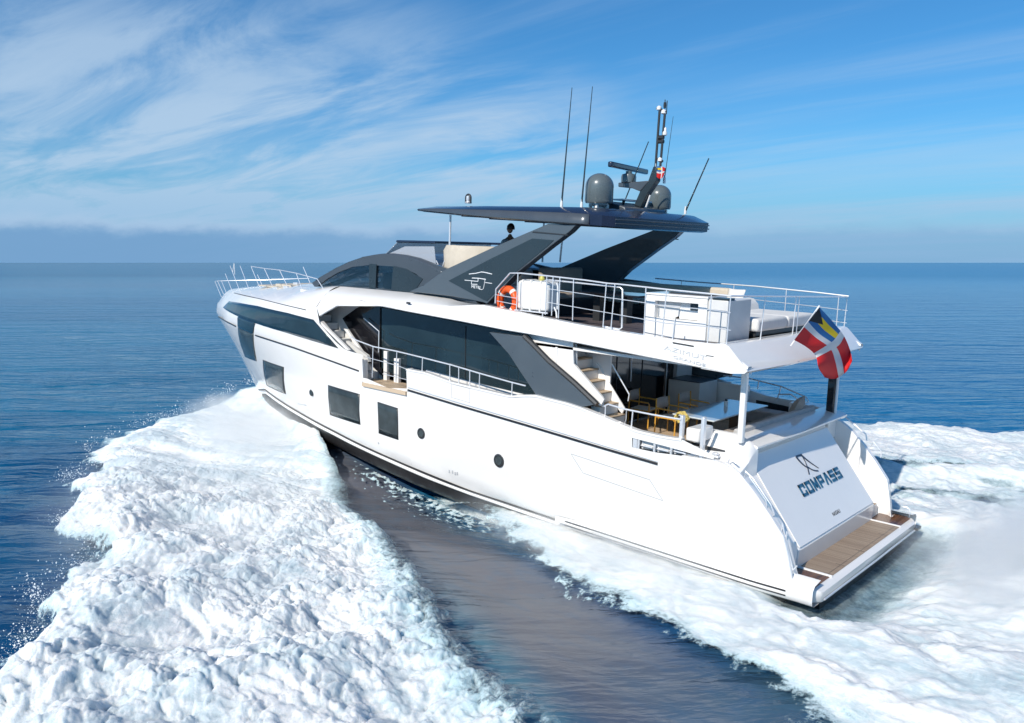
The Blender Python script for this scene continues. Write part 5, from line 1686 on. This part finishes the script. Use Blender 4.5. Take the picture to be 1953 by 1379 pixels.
side = q.vmath('DOT_PRODUCT', q.vmath('SUBTRACT', geo, (14.0, -2.0, 0)), tuple(RT))
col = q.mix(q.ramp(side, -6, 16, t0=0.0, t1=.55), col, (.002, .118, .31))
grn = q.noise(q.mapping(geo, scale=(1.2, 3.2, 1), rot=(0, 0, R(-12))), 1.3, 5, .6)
col = q.mix(q.math('MULTIPLY', at('hull_reflect'), q.ramp(grn, .2, .6, t0=.75, t1=1.0)), col, (.115, .118, .136))
aqn = q.noise(geo, 1.6, 5, .6, .5)
col = q.mix(q.math('MULTIPLY', at('aqua'), q.ramp(aqn, .2, .6, t0=.25, t1=.85)), col, (.12, .29, .335))
col = q.mix(q.math('MULTIPLY', at('turb'), q.ramp(aqn, .25, .65, t0=.35, t1=.95)), col, (.060, .105, .120))
p = q.n('ShaderNodeBsdfPrincipled')
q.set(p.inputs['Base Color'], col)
q.set(p.inputs['Roughness'], q.math('ADD', q.ramp(dist, 20, 500, t0=.07, t1=.24), q.math('MULTIPLY', at('hull_reflect'), .16)))
p.inputs['IOR'].default_value = 1.33
p.inputs['Specular IOR Level'].default_value = .5
w1 = q.noise(aniso(q, geo, R(42), .42, 1.5), .60, 3, .5, .5)
w2 = q.noise(aniso(q, geo, R(46), .45, 1.6), 2.0, 3, .55, .5)
w3 = q.noise(aniso(q, geo, R(36), .6, 1.5), 7.0, 3, .55, .3)
w0 = q.noise(aniso(q, geo, R(42), .5, 2.4), .10, 3, .55, .4)
fade = q.ramp(dist, 15, 400, t0=1.0, t1=.40)
hgt_ = q.math('ADD', q.math('MULTIPLY', w1, .55), q.math('ADD', q.math('MULTIPLY', w2, .17), q.math('MULTIPLY', w3, .038)))
hgt_ = q.math('ADD', hgt_, q.math('MULTIPLY', w0, 1.5))
bp = q.n('ShaderNodeBump'); bp.inputs['Distance'].default_value = .50
fade = q.math('MULTIPLY', fade, q.ramp(dist, 300, 2500, t0=1.0, t1=.25))
q.set(bp.inputs['Strength'], q.math('MULTIPLY', fade, q.math('SUBTRACT', 1.0, q.math('MULTIPLY', at('hull_reflect'), .72))))
q.set(bp.inputs['Height'], hgt_); q.set(p.inputs['Normal'], bp.outputs[0])
oo = q.n('ShaderNodeOutputMaterial'); q.set(oo.inputs[0], p.outputs[0])
sea = grid_obj('sea', GXm, GYm, HZ, sm, {'hull_reflect': ch, 'aqua': np.clip(aq*.55+aqw*.0, 0, 1), 'turb': aqw})
tag(sea, 'deep blue sea with fine ripples reaching the horizon', 'sea', kind='structure')

# ---- foam material
fo = bpy.data.materials.new('sea_foam'); fo.use_nodes = True
q = NT(fo.node_tree)
geo = q.n('ShaderNodeNewGeometry').outputs['Position']
at = lambda nm: q.n('ShaderNodeAttribute', attribute_name=nm).outputs['Fac']
n1 = q.noise(geo, 2.2, 8, .64, .4); n2 = q.noise(geo, 9.0, 6, .66, .3)
thick = at('thick')
nz = q.math('ADD', q.math('MULTIPLY', q.math('SUBTRACT', n1, .5), .9), q.math('MULTIPLY', q.math('SUBTRACT', n2, .5), .7))
soft = at('soft')
tt = q.math('ADD', thick, q.math('MULTIPLY', nz, q.math('SUBTRACT', 1.0, q.math('MULTIPLY', soft, .55))))
alpha = q.ramp(tt, q.math('SUBTRACT', .32, q.math('MULTIPLY', soft, .22)), q.math('ADD', .54, q.math('MULTIPLY', soft, .35)))
flow = at('flow')
def two(scale, det, rgh, dst):      # even pattern on the thrown wave, drawn out along the track in the wake
    a_ = q.noise(geo, scale, det, rgh, dst)
    b2 = q.noise(q.mapping(geo, scale=(.30, 1.15, 1)), scale, det, rgh, dst)
    return q.math('ADD', q.math('MULTIPLY', a_, q.math('SUBTRACT', 1.0, flow)), q.math('MULTIPLY', b2, flow))
big = two(.38, 5, .58, .9)
mid_ = two(1.25, 7, .62, 1.0)
fin = two(4.0, 6, .64, 1.1)
pp = q.math('ADD', q.math('MULTIPLY', big, .36), q.math('ADD', q.math('MULTIPLY', mid_, .36), q.math('MULTIPLY', fin, .28)))
cfo = q.mix(q.ramp(pp, .43, .60), (.82, .825, .815), (.45, .545, .59))
cfo = q.mix(q.math('MULTIPLY', q.ramp(two(9.0, 5, .62, .9), .50, .70), .40), cfo, (.90, .90, .89))
froth = q.math('ADD', q.math('MULTIPLY', two(14.0, 5, .68, .6), .6), q.math('MULTIPLY', two(34.0, 3, .6, .3), .4))
cfo = q.mix(q.math('MULTIPLY', q.ramp(froth, .47, .62, t0=0.0, t1=.55), q.math('SUBTRACT', 1.0, q.math('MULTIPLY', soft, .8))), cfo, (.48, .575, .615))
cfo = q.mix(q.math('MULTIPLY', q.ramp(at('fan'), .02, .45), .6), cfo, (.40, .49, .54))
cfo = q.mix(q.math('MULTIPLY', q.ramp(tt, .35, .95, t0=1.0, t1=0.0), .85), cfo, (.42, .60, .65))
dif = q.n('ShaderNodeBsdfPrincipled')
q.set(dif.inputs['Base Color'], cfo)
dif.inputs['Roughness'].default_value = .7
dif.inputs['Specular IOR Level'].default_value = .2
dif.inputs['Subsurface Weight'].default_value = 1.0
dif.inputs['Subsurface Radius'].default_value = (.9, 1.0, 1.1)
dif.inputs['Subsurface Scale'].default_value = .17
bp = q.n('ShaderNodeBump'); bp.inputs['Distance'].default_value = .05
q.set(bp.inputs['Strength'], q.math('SUBTRACT', .6, q.math('MULTIPLY', soft, .5)))
q.set(bp.inputs['Height'], q.math('ADD', q.noise(geo, 6.0, 9, .68), q.math('MULTIPLY', froth, .55)))
q.set(dif.inputs['Normal'], bp.outputs[0])
m1 = dif
tp_ = q.n('ShaderNodeBsdfTransparent')
m2 = q.n('ShaderNodeMixShader'); q.set(m2.inputs[0], alpha); q.set(m2.inputs[1], tp_.outputs[0]); q.set(m2.inputs[2], m1.outputs[0])
oo = q.n('ShaderNodeOutputMaterial'); q.set(oo.inputs[0], m2.outputs[0])

# ---- bow wave: ruled between its inner and outer edges
inner = [(506, 742, 1.62), (532, 764, 1.45), (572, 795, 1.15), (600, 830, .92), (620, 866, .68), (650, 905, .45), (690, 962, .28), (730, 1003, .22), (772, 1040, .2), (818, 1085, .2), (862, 1135, .2), (905, 1190, .2), (950, 1255, .2), (1010, 1315, .2), (1095, 1379, .2)]
outer = [(489, 733, 1.60), (455, 742, 1.25), (392, 775, .80), (330, 797, .55), (250, 821, .40), (160, 860, .30), (178, 905, .30), (110, 925, .30), (178, 948, .30), (98, 1012, .30), (188, 1062, .30), (45, 1142, .30), (90, 1195, .28), (0, 1262, .25), (-75, 1330, .25)]
IN = [WZ(*p) for p in inner]+[np.array([-4.2, 11.0, .15]), np.array([-13., 14.6, .1])]
OU = [WZ(*p) for p in outer]+[np.array([1.0, 17.0, .2]), np.array([-8., 22., .1])]
IN, OU = np.array(IN), np.array(OU)
def bow_wave(name, label, sgn, seed, ns, nt):
    L_ = np.r_[0, np.cumsum(np.linalg.norm(np.diff((IN+OU)/2, axis=0), axis=1))]
    s_ = np.linspace(0, 1, ns)*L_[-1]
    A = np.stack([np.interp(s_, L_, IN[:, k]) for k in range(3)], -1)
    B = np.stack([np.interp(s_, L_, OU[:, k]) for k in range(3)], -1)
    t_ = np.linspace(0, 1, nt)
    P3 = A[:, None, :]*(1-t_)[None, :, None]+B[:, None, :]*t_[None, :, None]
    X, Yv, Z = P3[..., 0].copy(), P3[..., 1].copy(), P3[..., 2].copy()
    S_ = np.broadcast_to((s_/L_[-1])[:, None], X.shape); Tt = np.broadcast_to(t_[None, :], X.shape)
    wdt = np.linalg.norm(A-B, axis=1)[:, None]
    di, do = Tt*wdt, (1-Tt)*wdt
    # ragged outer edge: drag points sideways
    jit = fbm(X*1.1, Yv*1.1, 4, seed+40)*.55*smooth(1.6, .0, do)*smooth(.02, .12, S_)
    dirv = (B-A)/np.maximum(np.linalg.norm(B-A, axis=1), .2)[:, None]
    X += jit*dirv[:, None, 0]; Yv += jit*dirv[:, None, 1]
    wx, wy = X+.25*fbm(X*.9, Yv*.9, 2, seed+20), Yv+.25*fbm(X*.9+5, Yv*.9, 2, seed+21)
    amp = .64*smooth(0, .9, di)*smooth(0, .35, do)*(.30+.70*smooth(.05, .35, S_))
    ridge = .28*smooth(0, 1.8, do)*smooth(4.5, 1.6, do)*smooth(.03, .2, S_)*smooth(.0, 1., di)
    lump = .34*billow(wx*.45, wy*.45, seed)+.34*billow(wx*1.2, wy*1.2, seed+1)+.24*billow(wx*2.6, wy*2.6, seed+2)+.11*billow(wx*5.5, wy*5.5, seed+3)+.055*billow(wx*11, wy*11, seed+4)+.03*billow(wx*20, wy*20, seed+5)
    ox, oy = X+.16*fbm(X*1.7, Yv*1.7, 3, seed+70), Yv+.16*fbm(X*1.7+9, Yv*1.7, 3, seed+71)
    heads = .10*domes(ox*1.5, oy*1.5, seed+80)+.115*domes(ox*2.9, oy*2.9, seed+81)+.085*domes(ox*5.6, oy*5.6, seed+82)+.045*domes(ox*11, oy*11, seed+83)
    heads = heads*smooth(.12, .40, S_)*(.55+.9*np.clip(.5+fbm(X*.5, Yv*.5, 2, seed+85), 0, 1))
    crest = .35*fbm(X*.35, Yv*.35, 2, seed+9)
    Z = Z+ridge+amp*(lump*.55+crest-.08)+heads*smooth(0, .9, di)*smooth(0, .7, do)-.16*smooth(.25, 0, do)-.05*smooth(.2, 0, di)
    tn = np.minimum(1.0, np.minimum(.10+do/.85, np.interp(S_, [0, .16, .26], [.8, .5, .02])+di/np.interp(S_, [0, .15, .4, 1], [.6, 1.2, 1.8, 2.4])))
    tn = tn-.22*smooth(.55, .1, lump)*smooth(.25, .8, S_)*smooth(3.5, 1.0, di)
    soft_ = np.clip(smooth(.30, .05, S_)*.9+smooth(1.6, .3, di)*.6, 0, 1)
    fan = fbm(S_*34+.15*fbm(X, Yv, 2, 8), Tt*1.3+.2, 4, seed+60)*smooth(.42, .16, S_)*smooth(0, .03, S_)
    Z = Z+.16*fan+.52*smooth(.21, .09, S_)*smooth(0, .04, S_)*np.exp(-(di/1.1)**2)
    if sgn < 0: Z = Z*.55+.05
    Z = np.maximum(Z, hull_pile(X, Yv)+.06)
    if sgn < 0: X, Yv, Z, tn, soft_, fan = [a_[::-1] for a_ in (X, Yv, Z, tn, soft_, fan)]
    o = grid_obj(name, X, Yv*sgn, Z, fo, {'thick': tn, 'soft': soft_, 'flow': soft_*0+.1, 'fan': fan}, floor=-.9)
    return tag(o, label, 'foam', kind='stuff')
bow_wave('bow_wave_foam', 'broad white foaming bow wave thrown out on the near port side', 1, 3, 1150, 520)
bow_wave('bow_wave_foam', 'white foaming bow wave on the far starboard side behind the stern', -1, 77, 520, 220)

# ---- hull wash and stern wake: one height field
xw_, yw_ = np.arange(-16, 11.6, .055), np.arange(-15.0, 9.2, .06)
X, Yv = np.meshgrid(xw_, yw_, indexing='ij')
bx = [-16, -8, -1.5, -.1, 1.3, 2.8, 5.2, 7.4, 9.2, 11.4]
by = [10.5, 8.8, 6.85, 6.45, 6.1, 5.7, 4.85, 3.85, 3.2, 2.72]
sbd = (Yv < 0)
yb = np.interp(X, bx, by)+.30*fbm(X*.55, 3+X*0, 3, 5)
yb = np.where(sbd, yb+np.interp(X, [-16, 0, 5, 8], [7, 7.5, 5, 0]), yb)
db = yb-np.abs(Yv)                                   # distance inside the outer edge
hw = np.interp(X, [-.1, .5, 4, 8, 10.2], [2.6, 2.75, 2.8, 2.75, 2.7])
aft = smooth(.2, -.6, X)
dh = np.abs(Yv)-hw
hollow = np.exp(-(np.minimum(X+.3,0)/.75)**2)*smooth(3.9, 2.9, np.abs(Yv))*smooth(1.2, .6, X)
hump = .75*np.exp(-((X+5.5)/3.2)**2)*np.exp(-(Yv/2.8)**2)+.35*np.exp(-((X+11)/4)**2)*np.exp(-(Yv/3.5)**2)
wash = (.12+.22*smooth(4.5, 6.5, X))*smooth(10.6, 8.6, X)*np.exp(-(np.maximum(0, dh)/1.1)**2)*(1-aft)+.30*np.exp(-((np.abs(Yv)-4.2)/1.3)**2)*smooth(6, 0, X)
wx, wy = X+.3*fbm(X*.6, Yv*.9, 2, 30), Yv+.3*fbm(X*.6+7, Yv*.9, 2, 31)
lump = .45*billow(wx*.5, wy*.8, 50)+.30*billow(wx*1.2, wy*1.7, 51)+.18*billow(wx*2.6, wy*3.4, 52)+.09*billow(wx*5.5, wy*7, 53)+.045*billow(wx*11, wy*14, 54)
ampw = smooth(0, 1.2, db)*(.50-.25*hollow-.06*smooth(3.8, 2.4, np.abs(Yv)))*(1-.45*smooth(1.2, .1, dh)*(1-aft))
Z = .01+wash+hump*(1-hollow)-.25*hollow+ampw*(lump-.12)-.14*smooth(.4, 0, db)
tn = np.minimum(1.0, .02+db/1.35)
tn = tn-.62*hollow-.30*smooth(3.1, 3.9, np.abs(Yv))*smooth(5.6, 4.6, np.abs(Yv))*smooth(-.5, -4, X)*.6
streaks = fbm(X*.35, Yv*1.6, 4, 60)
tn = tn+.22*streaks*smooth(3, .3, db)-.25*smooth(9.4, 11.4, X)
thin_s = sbd*smooth(4.8, 6.2, np.abs(Yv))*smooth(8, 5, X)
tn = tn-thin_s*(.12-.55*fbm(X*.45+3, Yv*.9, 4, 71))
soft_ = np.clip(.25+.5*thin_s+.5*smooth(1.0, .0, dh)*(1-aft)+.55*np.exp(-((X+4.5)/3.0)**2)*np.exp(-(Yv/3.5)**2)+hollow*.6, 0, 1)*smooth(.2, 1.4, db)
yin = np.interp(X, IN[::-1, 0], IN[::-1, 1])
Z = Z+thin_s*.10+.40*sbd*np.exp(-((np.abs(Yv)-yin+.2)/.8)**2)*smooth(8, 5, X)
keep = (db > -.15) & ~((X > .7) & (np.abs(Yv) < 2.2))
o = grid_obj('stern_wake_foam', X, Yv, Z, fo, {'thick': tn, 'soft': soft_, 'flow': soft_*0+1, 'fan': soft_*0}, keep, floor=-.9)
tag(o, 'white foaming wash trailing from the hull side and churning behind the swim platform', 'foam', kind='stuff')

# thin broken line of foam where the water meets the hull ahead of the wash
xs2, ts2 = np.linspace(8.2, 15.5, 260), np.linspace(0, 1, 26)
X2 = np.broadcast_to(xs2[:, None], (260, 26)).copy(); T2 = np.broadcast_to(ts2[None, :], X2.shape)
Y2 = 2.45+T2*np.interp(X2, [8.2, 11, 14, 15.5], [1.9, 1.4, .9, .4])
Z2 = hull_pile(X2, Y2)+.05+.06*billow(X2*3, Y2*4, 90)+.05*billow(X2*8, Y2*8, 91)+.10*smooth(.4, .0, T2)
tn2 = .46-.42*T2+.34*fbm(X2*4.5, Y2*9, 4, 95)-.25*smooth(12, 15.5, X2)
o = grid_obj('hull_side_foam', X2, Y2, Z2, fo, {'thick': tn2, 'soft': tn2*0, 'flow': tn2*0+1})
tag(o, 'thin broken line of foam along the black waterline of the hull', 'foam', kind='stuff')

# ---- droplets flung off the edges of the bow wave
def droplets(name, label, pts, seed):
    rg = np.random.default_rng(seed)
    vs, fs = [], []
    oct_ = np.array([(1, 0, 0), (-1, 0, 0), (0, 1, 0), (0, -1, 0), (0, 0, 1), (0, 0, -1)], float)
    of = [(0, 2, 4), (2, 1, 4), (1, 3, 4), (3, 0, 4), (2, 0, 5), (1, 2, 5), (3, 1, 5), (0, 3, 5)]
    V = (pts[:, None, :]+oct_[None]*(np.clip(rg.lognormal(-5.55, .75, (len(pts), 1, 1)), .002, .02)*rg.uniform(.6, 1.6, (len(pts), 1, 3)))).reshape(-1, 3)
    Fc = (np.array(of)[None]+(np.arange(len(pts))*6)[:, None, None]).reshape(-1, 3)
    me = bpy.data.meshes.new(name); me.from_pydata(V.tolist(), [], Fc.tolist())
    me.materials.append(M['spray'])
    o = bpy.data.objects.new(name, me); COL.objects.link(o)
    return tag(o, label, 'spray', kind='stuff')
M['spray'] = mat('spray_white', (.86, .90, .92), .5)
rg = np.random.default_rng(5)
N_ = 8000
k_ = rg.integers(0, 14, N_); f_ = rg.random(N_)
Pd = OU[k_]*(1-f_)[:, None]+OU[k_+1]*f_[:, None]
dr_ = (OU-IN)[k_]; dr_ /= np.linalg.norm(dr_[:, :2], axis=1)[:, None]
away = rg.exponential(.13, N_)-.22
clump = fbm(Pd[:, 0]*1.3, Pd[:, 1]*1.3, 3, 33)
Pd[:, :2] += dr_[:, :2]*away[:, None]+rg.normal(0, .08, (N_, 2))
Pd[:, 2] += .10+np.abs(rg.normal(0, .20, N_))*np.exp(-np.maximum(away, 0)/.5)
Pd = Pd[clump > -.05]
droplets('spray_droplets', 'white spray droplets flung off the ragged edge of the bow wave', Pd, 9)

# ---- fine spray hanging over the broken water
def mist(name, label, c, rad, dens, rotz=0.0, seed=0):
    b = MB(); n = 14; rows = []
    for i in range(n+1):
        th2 = PI*i/n
        rows.append([(rad[0]*math.sin(th2)*math.cos(2*PI*j/24), rad[1]*math.sin(th2)*math.sin(2*PI*j/24), rad[2]*math.cos(th2)) for j in range(24)])
    b.grid(rows, close=True)
    mt = bpy.data.materials.new(name+'_volume'); mt.use_nodes = True
    q = NT(mt.node_tree)
    pv = q.n('ShaderNodeVolumePrincipled')
    pv.inputs['Color'].default_value = (.98, .985, .985, 1)
    pv.inputs['Anisotropy'].default_value = .2
    ob = q.n('ShaderNodeTexCoord').outputs['Object']
    rr = q.vmath('LENGTH', q.vmath('MULTIPLY', ob, (1/rad[0], 1/rad[1], 1/rad[2])))
    fall = q.ramp(rr, .35, 1.0, t0=1.0, t1=0.0)
    nz = q.noise(q.mapping(ob, loc=(seed, 0, 0)), 1.1, 5, .6, .4)
    q.set(pv.inputs['Density'], q.math('MULTIPLY', q.math('MULTIPLY', fall, q.ramp(nz, .32, .68)), dens))
    oo = q.n('ShaderNodeOutputMaterial'); q.set(oo.inputs['Volume'], pv.outputs[0])
    o = b.build(name, mt, None, ang=180)
    o.location = c; o.rotation_euler = (0, 0, rotz)
    return tag(o, label, 'mist', kind='stuff')
mist('spray_mist', 'soft white spray mist hanging over the churned wake astern', (-4.3, -1.0, .70), (4.4, 4.6, 1.35), 2.0, 0, 1)
mist('spray_mist', 'soft white spray mist drifting low beside the port quarter of the hull', (4.0, 3.95, .42), (6.4, 1.3, .66), .9, R(-13), 3)
mist('spray_mist', 'soft white spray mist rising beside the bow', (19.0, 3.4, 1.25), (5.6, 2.0, .9), .9, R(-20), 5)
mist('spray_mist', 'thin veil of spray over the near port bow wave', (13.0, 8.2, .75), (9.5, 4.3, 1.0), .22, R(-28), 8)
SC.cycles.volume_step_rate = 2.0
SC.cycles.volume_max_steps = 128
SC.cycles.volume_bounces = 5
